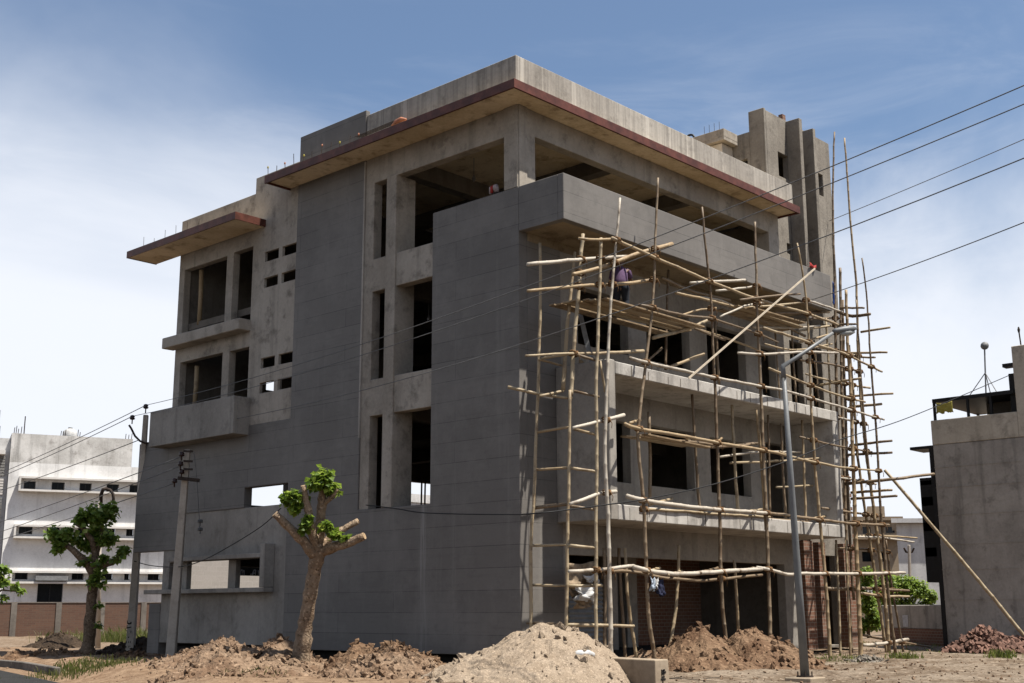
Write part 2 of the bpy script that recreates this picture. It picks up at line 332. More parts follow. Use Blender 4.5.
YS = [-3000,-900,-300,-120,-60,-35]+f_(-24,-16,1.)+f_(-16,26,.25)+f_(26,80,1.5)+[82,110,160,300,900,3000]
gm = MB(); gm.v = [(x, y, gz(x, y) if max(abs(x),abs(y)) < 120 else (.22 if x > edge_x(y) and y > -16 else -.06)) for y in YS for x in XS]
nx = len(XS); gm.f = [(j*nx+i, j*nx+i+1, (j+1)*nx+i+1, (j+1)*nx+i) for j in range(len(YS)-1) for i in range(nx-1)]
g = gm.build('ground', M['ground'], smooth=True); tag(g, kind='structure')
rd = MB(); ys = [-14.9,-13,-10,-7,-4,-1,2,5,8.2,11,15.8,22,30,50,80]
for a, b in zip(ys, ys[1:]):
    rd.add([(-60,a,0),(edge_x(a),a,0),(edge_x(b),b,0),(-60,b,0)], [(0,1,2,3)])
rd.add([(-60,-40,0),(70,-40,0),(70,-16.3,0),(-2,-16.1,0),(-9,-14.9,0),(-60,-14.9,0)], [(0,1,2,3,4,5)])
tag(rd.build('road', M['asphalt']), kind='structure')
kb = MB(); y = 11.6
while y < 34:
    a = Vector((edge_x(y)+.75, y, 0)); b = Vector((edge_x(y+.98)+.75, y+.98, 0)); kb.bar(a+Vector((0,0,.08)), b+Vector((0,0,.08)), .16, .24); y += 1
tag(kb.build('kerb', M['kerb'], bevel=.02), kind='structure')

# ------------------------------------------------------------------ the building under construction
B = thing('unfinished_building', 'unfinished three storey concrete building with dark grey cladding, red edged eaves and bamboo scaffold', 'building', (0, 0, 0))
def bpart(mb, name, m, bevel=.012, parent=None, label=None, smooth=False):
    o = mb.build(name, m, parent or B, bevel=bevel, smooth=smooth)
    if label: o['label'] = label
    return o
# dark cladding of the left front
c = MB(); wall(c, 'X', 0, 9.0, .58, 14.15, 0, .3, [(3.09, 5.9, 4.25, 15), (-1, 3.09, 11.94, 15)]); bpart(c, 'cladding_slab', M['clad'], label='tall dark grey clad slabs either side of the window strip')
c = MB(); wall(c, 'X', 9.0, 17.2, 3.49, 7.055, .012, .3, [(9.0, 11.13, 4.6, 5.2), (8.9, 14.63, 3, 4.61)]); bpart(c, 'cladding_slab', M['clad'], label='dark clad panel under the corner balconies')
c = MB(); c.box(.3, 1.57, 0, .28, .58, 10.78); bpart(c, 'cladding_return', M['clad'])
# plaster ground floor wall with its long framed window
c = MB(); wall(c, 'X', 9.0, 15.42, .66, 4.61, .05, .3, [(9.8, 15.05, 2.28, 3.11), (14.63, 16, 3.49, 5)]); bpart(c, 'plaster_wall', M['plast'])
c = MB(); c.box(-.3, .04, 9.56, 15.9, 2.14, 2.27); bpart(c, 'window_sill', M['plast'])
fr = MB(); fr.box(-.3, .045, 9.8, 14.6, 3.11, 3.24); fr.box(-.3, .045, 9.56, 9.79, 2.275, 3.5); bpart(fr, 'window_frame', M['plast'])
for y_ in (11.55, 14.15): c = MB(); c.box(.12, .3, y_, y_+.38, 2.28, 3.11); bpart(c, 'window_pier', M['plast'])
# pale concrete wall with small paired openings
holes = []
for z0, z1 in ((12.07,12.38), (11.24,11.55), (8.74,9.05), (7.98,8.3)): holes += [(9.9,10.6,z0,z1), (9.02,9.72,z0,z1)]
c = MB(); wall(c, 'X', 9.0, 11.22, 7.055, 14.93, .03, .14, holes); bpart(c, 'concrete_wall', M['conc'], label='pale concrete wall with small paired slots')
c = MB(); c.box(.05, .35, 15.44, 16.1, .2, 1.85); bpart(c, 'end_pier', M['clad'])
# corner bay
c = MB(); wall(c, 'X', 11.22, 15.4, 7.055, 14.43, .05, .3, [(12.66,15.09,10.36,12.68), (11.26,12.3,10.36,12.72), (12.66,15.06,7.2,9.54), (11.25,12.29,7.2,9.52)]); bpart(c, 'concrete_wall', M['conc'], label='concrete corner bay with tall open windows')
c = MB(); c.box(-.4, .045, 11.2, 15.5, 9.997, 10.35); bpart(c, 'ledge', M['conc'], .02)
c = MB(); wall(c, 'X', 11.04, 15.7, 6.77, 7.91, -.55, -.42); c.box(-.42, .045, 11.04, 11.17, 6.77, 7.91).box(-.42, .045, 15.57, 15.7, 6.77, 7.91).box(-.42, .045, 11.17, 15.57, 6.77, 6.9); bpart(c, 'balcony', M['plast'])
# corner canopy
c = MB(); c.box(-1.06, .02, 10.65, 16.82, 13.215, 13.4); cn = bpart(c, 'canopy', M['soff'], 0)
c = MB(); c.box(-1.1, -1.062, 10.61, 16.86, 13.2, 13.43).box(-1.06, .025, 10.61, 10.648, 13.2, 13.43).box(-1.06, .025, 16.822, 16.86, 13.2, 13.43); c.build('fascia', M['red'], cn)
# window strip between the slabs
c = MB(); wall(c, 'X', 0.0, 5.9, 4.25, 14.15, .04, .34, [(0.485,4.57,11.15,13.39), (4.96,5.53,11.15,13.39), (-1,.485,0,11.945), (3.05,4.57,7.75,10.22), (4.96,5.53,7.75,10.22), (3.05,4.57,4.25,6.75), (4.96,5.53,4.25,6.75), (.485,3.05,0,11.15)])
bpart(c, 'concrete_wall', M['conc'], label='beige concrete beams between the dark slabs')
c = MB(); c.box(-.004, .72, 4.56, 4.965, 4.25, 13.395); bpart(c, 'column', M['conc'])
c = MB(); c.box(-.002, .045, 5.895, 5.95, 6.2, 14.1); bpart(c, 'edge_strip', M['para'], 0, label='pale mortar strip on the slab edge')
# right front: window wall, columns, lintels
W2 = (8.29, 9.8); W1 = (4.86, 6.46)
holes = [(2.26,4.37,8.29,9.82), (5.2,7.25,8.29,9.82), (8.14,10.2,8.29,9.82), (11.1,11.95,8.0,9.6),
         (2.4,4.36,4.86,6.46), (5.19,7.28,4.86,6.5), (8.1,10.21,4.87,6.46), (11.12,12.4,4.07,6.6), (1.69,11.86,.0,2.94)]
c = MB(); wall(c, 'Y', 1.57, 12.5, .45, 10.78, .02, .3, holes); bpart(c, 'window_wall', M['plast'])
c = MB(); c.box(0.0, .68, .035, .5, 11.945, 14.15); bpart(c, 'column', M['conc'], .01)
c = MB(); c.box(11.93, 12.55, .035, .5, 10.9, 14.15); bpart(c, 'column', M['conc'], .01)
c = MB(); c.box(.34, 12.55, .045, .34, 13.46, 14.15); bpart(c, 'lintel_beam', M['conc'])
c = MB(); c.box(1.33, 1.6, -1.676, .0, 3.69, 7.53); bpart(c, 'side_wall', M['plast'], .02)
c = MB(); c.box(12.2, 12.55, -1.676, .0, 4.06, 7.2); bpart(c, 'side_wall', M['slab'], .02)
for z0, z1 in ((3.69,4.06), (7.19,7.5)):
    c = MB(); c.box(1.605, 12.57, -1.68, .015, z0, z1); s_ = bpart(c, 'balcony_slab', M['slab'], .02)
    for k in range(14): j = MB(); x = 2.1+k*.78+random.uniform(-.2,.2); j.box(x, x+random.uniform(.015,.05), -1.684, -1.675, z0+.02, z1-random.uniform(0,.1)); j.build('joint_stain', M['dark'], s_)
# projecting parapet box
c = MB(); wall(c, 'Y', 0, 13.0, 10.78, 11.94, -1.466, -1.28); c.box(0, .2, -1.28, -.002, 10.78, 11.94).box(12.8, 13.0, -1.28, -.002, 10.78, 11.94); bx = bpart(c, 'parapet_box', M['clad'], .012)
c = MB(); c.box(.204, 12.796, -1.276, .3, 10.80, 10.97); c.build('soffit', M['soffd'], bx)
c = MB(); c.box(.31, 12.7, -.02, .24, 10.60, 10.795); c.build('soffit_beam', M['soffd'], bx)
# roof, eave, red fascia
c = MB(); c.box(-.86, 12.64, -.66, 9.4, 14.15, 14.34); rf = bpart(c, 'roof_eave', M['soff'], 0)
c = MB(); c.box(-.92, -.862, -.72, 9.44, 14.08, 14.31).box(-.862, 12.66, -.72, -.662, 14.08, 14.31).box(12.6415, 12.68, -.66, .4, 14.09, 14.3).box(-.86, .02, 9.402, 9.44, 14.09, 14.3)
c.build('fascia', M['red'], rf)
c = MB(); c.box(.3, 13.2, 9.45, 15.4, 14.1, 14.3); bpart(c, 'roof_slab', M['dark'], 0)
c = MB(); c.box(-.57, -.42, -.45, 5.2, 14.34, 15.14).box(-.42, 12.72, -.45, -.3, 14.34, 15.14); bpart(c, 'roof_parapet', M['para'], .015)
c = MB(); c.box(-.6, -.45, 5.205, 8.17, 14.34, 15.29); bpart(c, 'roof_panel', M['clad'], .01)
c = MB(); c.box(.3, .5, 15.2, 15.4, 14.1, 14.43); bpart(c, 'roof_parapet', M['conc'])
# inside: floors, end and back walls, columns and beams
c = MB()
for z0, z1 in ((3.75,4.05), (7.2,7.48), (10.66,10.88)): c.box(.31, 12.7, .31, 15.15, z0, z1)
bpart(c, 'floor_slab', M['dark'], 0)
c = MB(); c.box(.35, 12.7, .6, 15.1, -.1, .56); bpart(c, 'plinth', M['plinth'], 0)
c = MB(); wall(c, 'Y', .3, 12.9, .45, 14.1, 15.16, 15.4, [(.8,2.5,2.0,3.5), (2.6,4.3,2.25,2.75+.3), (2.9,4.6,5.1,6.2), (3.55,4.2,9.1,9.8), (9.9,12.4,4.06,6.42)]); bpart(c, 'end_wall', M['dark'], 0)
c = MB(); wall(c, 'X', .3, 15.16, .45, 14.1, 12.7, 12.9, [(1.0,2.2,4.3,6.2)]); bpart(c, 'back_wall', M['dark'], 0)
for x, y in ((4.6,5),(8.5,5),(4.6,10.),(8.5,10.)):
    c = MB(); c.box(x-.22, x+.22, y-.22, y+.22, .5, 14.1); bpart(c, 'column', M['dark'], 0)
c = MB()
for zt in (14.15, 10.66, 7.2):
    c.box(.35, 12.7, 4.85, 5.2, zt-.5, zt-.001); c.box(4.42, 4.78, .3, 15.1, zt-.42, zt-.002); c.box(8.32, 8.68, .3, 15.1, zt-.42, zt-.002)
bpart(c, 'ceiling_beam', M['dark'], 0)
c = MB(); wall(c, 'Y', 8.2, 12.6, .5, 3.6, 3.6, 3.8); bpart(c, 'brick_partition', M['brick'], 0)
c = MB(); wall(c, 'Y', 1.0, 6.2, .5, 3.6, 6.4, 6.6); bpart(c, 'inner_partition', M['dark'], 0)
for x_, y_ in ((5.2,1.6),(7.4,2.6)): c = MB(); c.box(x_, x_+.5, y_, y_+.45, .5, 3.7); bpart(c, 'column', M['plast'], .01)
for k, px in enumerate((417.5, 421, 427)):
    p = at(px, 494, 'Y', 15.1); c = MB(); c.tube([(p.x,p.y-.2,4.05),(p.x+.03,p.y-.2,6.5)], .035, 7); bpart(c, 'steel_prop', M['iron'], 0)
# stair tower at the back right with projecting fins
c = MB(); wall(c, 'Y', 12.72, 17.0, .4, 18.0, .4, .62, [(13.4,14.05,15.85,16.7), (16.1,16.42,15.85,16.65), (13.68,13.95,13.2,13.55), (12.9,15.9,12.0,12.6), (13.5,14.3,7.6,10.2), (14.9,15.6,7.6,10.2), (13.5,14.3,4.1,6.9), (13.6,14.2,.5,3.9), (14.75,15.7,.5,3.3)]); tw = bpart(c, 'stair_tower', M['tower'], .015)
c = MB(); wall(c, 'X', .4, 1.0, 10.9, 18.05, 12.6, 12.718); wall(c, 'X', 1.0, 4.5, 14.3, 17.35, 12.62, 12.8, [(1.12,3.2,15.2,16.42)]); c.build('tower_wall', M['tower'], tw, bevel=.015)
c = MB(); c.box(16.8, 17.0, .622, 4.5, .4, 17.8); c.build('tower_wall', M['tower'], tw)
c = MB(); c.box(12.8, 16.8, 4.3, 4.5, .4, 17.3); c.build('tower_wall', M['tower'], tw)
for z_ in (16.9, 13.9, 10.4, 6.9, 3.7): c = MB(); c.box(12.92, 16.78, .64, 4.28, z_, z_+.2); c.build('tower_floor', M['dark'], tw)
for x0, x1, zt in ((14.0,14.2,17.95), (14.93,15.1,17.85)):
    c = MB(); c.hexa([(x0,-.1,.5+10.4),(x1,-.1,10.9),(x1,.398,10.9),(x0,.398,10.9)], [(x0,-.12,zt),(x1,-.12,zt),(x1,.398,zt),(x0,.398,zt)]); c.build('fin', M['tower'], tw, bevel=.012)
c = MB(); c.box(13.9, 14.1, .44, .6, 18.0, 18.22).box(14.6, 14.85, .44, .6, 18.0, 18.2); c.build('loose_brick', M['brick'], tw)
c = MB()
for x0, x1, y0 in ((13.0,13.55,-.02), (14.3,14.72,.2), (15.75,16.6,.1)): c = MB(); c.box(x0, x1, y0, .396, .4, 3.7); c.build('brick_pier', M['brick'], tw)
c = MB()
for k in range(46): zz = .6+k*.225; c.box(17.003, 17.003+(.12 if k % 2 else .04), .41, .6, zz, zz+.11)
c.build('brick_toothing', M['brick'], tw)
# tank room slab on the roof
p = at(737.5, 141, 'X', 12.2)
P0 = at(723.5, 128, 'X', 11.75)
c = MB(); c.box(P0.x+.18, 12.58, P0.y+.2, P0.y+3.9, 14.3, P0.z-.42); wr = bpart(c, 'roof_room', M['rbtop'])
c = MB(); c.box(P0.x, 12.59, P0.y, P0.y+4.2, P0.z-.4, P0.z-.28).box(P0.x, 12.59, P0.y, P0.y+.12, P0.z-.28, P0.z).box(P0.x, P0.x+.12, P0.y+.12, P0.y+4.2, P0.z-.28, P0.z); c.build('roof_canopy', M['conc'], wr, bevel=.01)
c = MB(); ty_ = P0.y+1.5; c.tube([(P0.x+.2,ty_+math.cos(a*.3)*.2,P0.z+.02+math.sin(a*.3)*.2) for a in range(11)], .04, 7); c.build('pipe_loop', M['black'], wr)
# starter bars on the eaves
st = MB()
for k in range(11):
    y = 5.3+k*.42; zt_ = 14.3+random.uniform(.25,.45); dx_ = random.uniform(-.04,.04); st.tube([(-.75,y,14.3),(-.75+dx_,y,zt_)], .012, 4)
    if k % 2 == 0: cp_ = MB(); cp_.lathe((-.75+dx_,y,zt_-.06), [(0,.018),(.03,.028),(.07,.015)], 6); cp_.build('bar_cap', M['yellow' if k % 4 else 'orange'], B)
for k in range(6): y = 12.9+k*.65; st.tube([(-.9,y,13.4),(-.9,y+random.uniform(-.02,.02),13.4+random.uniform(.25,.5))], .008, 4)
for k in range(4): st.tube([(P0.x+.06,P0.y+.2+k*.2,P0.z-.05),(P0.x+.06,P0.y+.2+k*.2,P0.z+.3)], .008, 4)
st.build('starter_bar', M['iron'], B)
# hanging work lamps inside: cord and bulb
for px, py, Y in ((474,150,2.2),(429,290,3.3)):
    p = at(px, py, 'X', 2.0); c = MB(); c.tube([p, p+Vector((0,0,-.75))], .012, 5); c.lathe(p+Vector((0,0,-.95)), [(0,.01),(.05,.05),(.12,.05),(.2,.02)], 8)
    tag(c.build('hanging_bulb', M['alu'], loc=p), 'pale bulb hanging on a cord inside the %s opening' % ('top floor corner' if py < 200 else 'second floor strip'), 'bulb', 'hanging bulbs')
for (x0,y0,x1,y1), l_ in (((201.5,270,199,325),'upper'), ((197,366,194.5,405),'lower')):
    a = at(x0, y0, 'X', .36); b_ = at(x1, y1, 'X', .36); c = MB(); c.tube([a, (a+b_)/2+Vector((.03,.02,0)), b_], .075, 8)
    tag(c.build('bamboo_prop', M['bambA'], loc=b_, smooth=True), 'bamboo prop standing inside the %s big window of the corner bay' % l_, 'prop', 'props inside the corner bay')
# shutter with sacking over it at the ground floor corner
p0 = at(567, 601, 'Y', .1); p1 = at(596, 625, 'Y', .1)
sh = MB(); n = 16; zt = p0.z+.45; zb = .5
for k in range(n):
    a = zb+(zt-zb)*k/n; b = zb+(zt-zb)*(k+1)/n; y0 = -.02
    sh.add([(1.68,y0,a),(p1.x+.1,y0,a),(p1.x+.1,y0-.05,(a+b)/2),(1.68,y0-.05,(a+b)/2),(p1.x+.1,y0,b),(1.68,y0,b),(1.68,y0+.03,a),(p1.x+.1,y0+.03,a),(p1.x+.1,y0+.03,b),(1.68,y0+.03,b)],[(0,1,2,3),(3,2,4,5),(7,6,9,8)])
tag(sh.build('corrugated_sheet', M['sheet'], loc=(1.7,0,.5)), 'grey corrugated metal sheet closing the ground floor corner behind the sacks', 'metal sheet')
def cloth(name, pts, mat, label, cat, nrm=Vector((0,-1,0)), thick=.012, amp=.05, seed=1., group=None, n=14):
    """hanging cloth spanned by four corners (top left, top right, bottom right, bottom left), with folds"""
    a, b, c_, d = [Vector(p) for p in pts]; mb = MB(); vs = []
    for j in range(n+1):
        for i in range(n+1):
            u, v = i/n, j/n; q = (a*(1-u)+b*u)*(1-v)+(d*(1-u)+c_*u)*v
            q = q + nrm*(amp*(math.sin(u*9+seed*3+v*2)*.6+fbm(u*3, v*2, 1.6, seed)*1.3)*(0.3+v)) + Vector((0,0,-.06*math.sin(u*PI)*(1-v)+.08*v*fbm(u*3,0,1.5,seed+4)))
            vs.append(q)
    fs = [(j*(n+1)+i, j*(n+1)+i+1, (j+1)*(n+1)+i+1, (j+1)*(n+1)+i) for j in range(n) for i in range(n)]
    mb.add(vs, fs); o = mb.build(name, mat, smooth=True, loc=a); s = o.modifiers.new('thickness', 'SOLIDIFY'); s.thickness = thick
    tag(o, label, cat, group); return o
P = lambda x, y, Y=-.75: at(x, y, 'Y', Y)
cloth('jute_sack', [P(566,562),P(593,561),P(595,584),P(566,590)], M['jute'], 'brown jute sacking hung along the top of the lower scaffold ledger', 'sack', amp=.12, seed=1.3)
cloth('jute_sack', [P(567,588),P(596,590),P(590,608),P(580,607)], M['jute'], 'brown sack drooping to a point over the corrugated sheet', 'sack', amp=.1, seed=5.1)
cloth('plastic_sack', [P(573,584,-.95),P(597,583,-.95),P(594,602,-.95),P(576,601,-.95)], M['wcloth'], 'white plastic sack bulging out between brown sacks', 'sack', amp=.12, seed=2.2)
cloth('plastic_sack', [P(583,575,-.9),P(597,572,-.9),P(598,584,-.9),P(588,581,-.9)], M['wcloth'], 'small white sack folded over the ledger above the larger white one', 'sack', amp=.06, seed=7.7)
YL = -2.14
cloth('hanging_shirt', [P(656.5,577,YL),P(663,578,YL),P(664,596,YL),P(658,594,YL)], M['navy'], 'navy shirt hung from the low ledger beside the leaning pole', 'clothing', amp=.05, seed=3.)
cloth('hanging_towel', [P(650.5,576,YL-.1),P(654,577,YL-.1),P(654,590,YL-.1),P(651,588,YL-.1)], M['paleblue'], 'pale blue towel hung from the low ledger, closest to the pole', 'clothing', amp=.05, seed=4.)
cloth('hanging_vest', [P(654.5,577,YL-.06),P(658,577.5,YL-.06),P(657,588,YL-.06),P(655.5,588,YL-.06)], M['wcloth'], 'white vest hung between the blue towel and the navy shirt', 'clothing', amp=.04, seed=6.)
cloth('red_rag', [at(810,262,'Y',-1.5),at(816,265,'Y',-1.5),at(815.5,268.5,'Y',-1.52),at(809,266,'Y',-1.52)], M['redc'], 'red rag lying on the far end of the dark parapet', 'rag', amp=.04, seed=8.)
cloth('blue_sheet', [at(832.5,281,'X',13.05),at(834,282,'X',13.05),at(834,304,'X',13.05),at(833,303,'X',13.05)], M['blue'], 'strip of blue plastic hanging at the end of the dark parapet', 'plastic sheet', nrm=Vector((1,0,0)), amp=.03, seed=9.)

# ------------------------------------------------------------------ bamboo scaffold
S = thing('bamboo_scaffold', 'tall bamboo scaffold lashed together along the right front of the unfinished building', 'scaffold', (6, -2.1, .4))
def bamboo(pts, r0, r1, name, m):
    r0 *= .8; r1 *= .8
    pts = [Vector(p) for p in pts]
    # smooth the control polyline, then resample with nodes
    dense = []
    for i in range(len(pts)-1):
        p0 = pts[max(i-1,0)]; p1 = pts[i]; p2 = pts[i+1]; p3 = pts[min(i+2,len(pts)-1)]
        for k in range(8):
            t = k/8; dense.append(.5*((2*p1)+(p2-p0)*t+(2*p0-5*p1+4*p2-p3)*t*t+(3*p1-p0-3*p2+p3)*t*t*t))
    dense.append(pts[-1])
    L = [0]
    for a, b in zip(dense, dense[1:]): L.append(L[-1]+(b-a).length)
    T = L[-1]
    def pt(s):
        for i in range(len(L)-1):
            if L[i+1] >= s: 
                q = (s-L[i])/max(1e-6, L[i+1]-L[i]); return dense[i].lerp(dense[i+1], q)
        return dense[-1].copy()
    out = [pt(0)]; rr = [r0]; s = random.uniform(.15,.4)
    while s < T-.05:
        r = r0+(r1-r0)*s/T; jit = Vector((random.uniform(-1,1),random.uniform(-1,1),random.uniform(-1,1)))*.008
        for ds, k in ((-.022,1.),(0,1.15),(.022,1.0)): out.append(pt(max(0,s+ds))+jit); rr.append(r*k)
        s += random.uniform(.3,.46)
    out.append(pt(T)); rr.append(r1)
    mb = MB(); mb.tube(out, rr, 8); o = mb.build(name, m, S, smooth=True); return o
def pl(seq, Y):
    out = [at(x, y, 'Y', Y) for x, y in seq]
    if seq[-1][1] >= 630 and seq[0][1] < 560 and seq[-1][1]-seq[0][1] > 50:
        d_ = (out[-1]-out[-2]).normalized(); k_ = max(0., (out[-1].z-.15)/max(.5, -d_.z)); out.append(out[-1]+d_*(k_+.05))
    return out
O = -2.1
UPR = [  # (pixel polyline top->bottom, plane Y, top radius, base radius, material)
 ([(620,198),(616,243),(611,300),(607,380),(605,455),(608,520),(611,645)], O, .035, .066, 'bambW'),
 ([(658,178),(655,245),(653,300),(648,345),(640,410),(638,440),(643,500),(646,560),(648,610),(655,659)], O, .035, .062, 'bambA'),
 ([(702,207),(707,262),(711,300),(713,350),(716,410),(718,470),(720,530),(722,600),(728,657)], O, .035, .065, 'bambA'),
 ([(755,222),(756,270),(757,310),(760,370),(762,420),(764,470),(767,530),(769,590),(771,657)], O, .04, .068, 'bambA'),
 ([(797,243),(803,275),(807,310),(809,350),(811,400),(814,450),(818,500),(822,545),(827,600),(830,659)], O, .035, .068, 'bambA'),
 ([(834.5,132),(833,180),(833.5,240),(835,300),(836,360),(838,440),(843,520)], -1.0, .035, .075, 'bambA'),
 ([(844.5,138),(849,200),(853,250),(855,270),(857,300),(858,350),(861,400),(866,450),(875,520),(884,590),(889,650)], -1.6, .035, .075, 'bambA'),
 ([(862,258),(867,300),(870,350),(873,390),(877,440),(880,500),(885,560),(890,610),(896,655)], O, .03, .065, 'bambA'),
 ([(846,290),(848,350),(851,400),(853,460),(856,540),(861,657)], O, .055, .09, 'bambA'),
 ([(849,345),(854,400),(857,450),(862,490),(868,530),(877,590),(887,657)], -1.3, .05, .06, 'bambA'),
 ([(843,300),(844,360),(846,420),(848,500),(851,560),(854,600)], -.9, .05, .06, 'bambD'),
 ([(840,268),(841,330),(842,400),(844,470),(847,560),(851,640)], -.35, .06, .07, 'bambD'),
 ([(886,540),(891,580),(897,615),(904,655)], -.8, .04, .05, 'bambD'),
 ([(583,234),(580,270),(577,310),(574,345),(571,395)], -1.5, .055, .06, 'bambA'),
 ([(570,390),(569,460),(568,520),(566,640)], -1.5, .045, .05, 'bambA'),
 ([(601,238),(598,330),(596,392),(597,460),(596,520),(596,640)], -1.95, .05, .05, 'bambA'),
 ([(575,252),(571,290),(567,330),(563,390)], -.95, .04, .065, 'bambA'),
 ([(540,243),(540,310),(538,390),(536,440),(534,500),(531,540),(531,640)], -.55, .045, .05, 'bambA'),
 ([(668.5,270),(667,310),(665.5,370)], -.7, .04, .045, 'bambD'),
 ([(715,318),(717,350),(719,385)], -.7, .045, .05, 'bambD'),
 ([(649,412),(650,460),(650,506)], -1.3, .05, .055, 'bambD'),
 ([(692,394),(695,440),(698,490),(700,511)], -1.3, .045, .05, 'bambD'),
 ([(732,405),(734,450),(738,512)], -1.3, .05, .055, 'bambA'),
 ([(768,415),(769,460),(770,515)], -1.3, .04, .045, 'bambD'),
 ([(781,424),(783,470),(786,518)], -1.3, .04, .045, 'bambD'),
 ([(802,420),(804,470),(806,520)], -1.3, .045, .05, 'bambA'),
 ([(625,548),(627,580),(628,600),(636,655)], -1.2, .045, .055, 'bambA'),
 ([(679,545),(678,580),(675,615),(670,645)], -1.2, .05, .055, 'bambA'),
 ([(734,560),(736,590),(738.5,634)], -1.2, .05, .055, 'bambA'),
 ([(619,548),(620,580),(624,640)], -.4, .05, .055, 'bambD'),
 ([(604,548),(605,590),(605,640)], -.9, .05, .05, 'bambD'),
 ([(792,330),(794,370),(797,410)], -.6, .04, .04, 'bambD'),
 ([(757,410),(762,470),(766,530)], O+.12, .05, .05, 'bambA'),
]
LED = [
 ([(612,238),(656,258),(680,268),(711,282),(757,299),(807,313.5),(838,325)], O-.1, .055, .05, 'bambA'),
 ([(639,305),(650,307),(680,314.6),(710,318),(722,322),(754,332),(778,342.5)], O-.1, .05, .035, 'bambA'),
 ([(630,358),(645,362),(712,377),(761.6,386.4),(786,391),(810,398),(846,408.5),(884,419.6)], O-.1, .055, .04, 'bambW'),
 ([(769,368.3),(810,385),(839,395.4),(865,402)], O-.05, .045, .04, 'bambA'),
 ([(763.4,327.8),(811.7,343),(842.5,353),(882,371.7)], O-.1, .05, .04, 'bambA'),
 ([(738,353),(768,354),(803,352),(838,353)], O-.12, .04, .045, 'bambW'),
 ([(625,424),(640,429),(684,436),(716,442.5),(763,450),(786.5,455.7)], O-.1, .06, .05, 'bambA'),
 ([(780,452),(791,457),(814,462),(846.5,468),(882,471)], O-.1, .055, .03, 'bambA'),
 ([(627,496),(641.4,500),(663,503.7),(716,509.5),(766,513)], O-.1, .07, .06, 'bambW'),
 ([(750,512),(783,514.7),(808,518),(851,523.5),(889,525)], O-.1, .055, .045, 'bambA'),
 ([(634,567),(649,571),(676.6,574),(719,571.8),(761.6,569)], O-.1, .07, .065, 'bambW'),
 ([(757,567.5),(772,570),(789,574.5),(802.5,573.6),(853.8,573.6),(905,572.8)], O-.1, .055, .055, 'bambW'),
 ([(604,571),(634,572),(665,578),(704.5,580.5),(733.8,577.6),(762,575)], O+.35, .05, .045, 'bambA'),
 ([(569,571.4),(595,570),(634,566)], -1.9, .05, .055, 'bambA'),
 ([(640,436),(665,440),(700,443),(716,446)], O+.5, .05, .05, 'bambD'),
 ([(700,446),(720,447),(765,442)], O+.5, .05, .05, 'bambA'),
 ([(720,457),(760,452),(800,452)], -1.2, .04, .04, 'bambW'),
 ([(730,463),(780,461),(831,457)], -1.2, .04, .04, 'bambA'),
 ([(776,487),(800,486),(837,483.5)], -.9, .04, .04, 'bambA'),
 ([(640,509),(680,511),(718,514),(770,517)], O+.4, .04, .04, 'bambA'),
 ([(760,519),(800,521),(830,528)], O+.5, .04, .035, 'bambD'),
 ([(610,378),(640,366),(662,348)], -1.2, .035, .04, 'bambD'),
 ([(667,368),(704,354)], -1.0, .05, .05, 'bambA'),
 ([(653,338),(690,328),(713,318)], -1.6, .06, .055, 'bambA'),
 ([(720,317),(745,306),(768,302)], -1.7, .035, .04, 'bambW'),
 ([(679,316),(700,310),(716,308)], -1.7, .035, .035, 'bambA'),
 ([(690,283),(730,281),(746,280)], -1.8, .045, .05, 'bambA'),
 ([(716,291),(745,288),(756,286)], -1.8, .04, .04, 'bambA'),
 ([(740,300),(780,295),(800,294)], -2.3, .04, .04, 'bambA'),
 ([(662,278),(695,292),(730,300)], -1.0, .05, .05, 'bambD'),
 ([(700,297),(720,300),(740,309)], -1.0, .045, .045, 'bambA'),
 ([(765,316),(785,326),(805,336)], -1.0, .055, .055, 'bambD'),
 ([(775,313),(800,313),(829,312)], -1.1, .05, .05, 'bambA'),
 ([(770,322),(800,319),(838,318)], -.8, .035, .035, 'bambD'),
 ([(798,331),(815,328),(838,325)], -.8, .045, .045, 'bambA'),
 ([(800,342),(820,337),(842,331)], -.9, .04, .04, 'bambA'),
 ([(827,588.6),(860,589)], -.6, .07, .07, 'bambD'),
 ([(861,588),(909,590.8)], -1.0, .06, .05, 'bambD'),
 ([(861,593),(881.6,596),(909,596.5)], -1.4, .05, .045, 'bambA'),
 ([(863,635),(886,639.5),(930,647)], -.8, .05, .04, 'bambA'),
 ([(863.7,645),(880,644),(908,639.5)], -1.6, .06, .065, 'bambW'),
 ([(858,536),(885,536),(917,538)], -1.2, .04, .035, 'bambA'),
 ([(857,537),(880,537.5),(914,542)], -1.6, .045, .035, 'bambW'),
 ([(527.7,264.4),(580,259.5),(627,256.5)], -1.62, .06, .055, 'bambA'),
 ([(527.7,291),(580,286),(625,283.5),(653,280)], -1.8, .045, .06, 'bambA'),
 ([(579,238.4),(597,240),(614,239)], O+.1, .045, .045, 'bambA'),
 ([(672,244),(640,253),(605,266),(573,274.5)], -1.9, .075, .055, 'bambA'),
 ([(525.6,355.7),(567.6,353.7),(605,353),(643.4,351)], -1.6, .03, .055, 'bambA'),
 ([(540,396),(563,391)], -1.0, .04, .04, 'bambA'),
 ([(570,504),(585,499),(600,493.5),(616,491.5)], -1.95, .05, .06, 'bambW'),
 ([(573,428),(600,421.5),(624,415)], -1.95, .045, .06, 'bambA'),
]
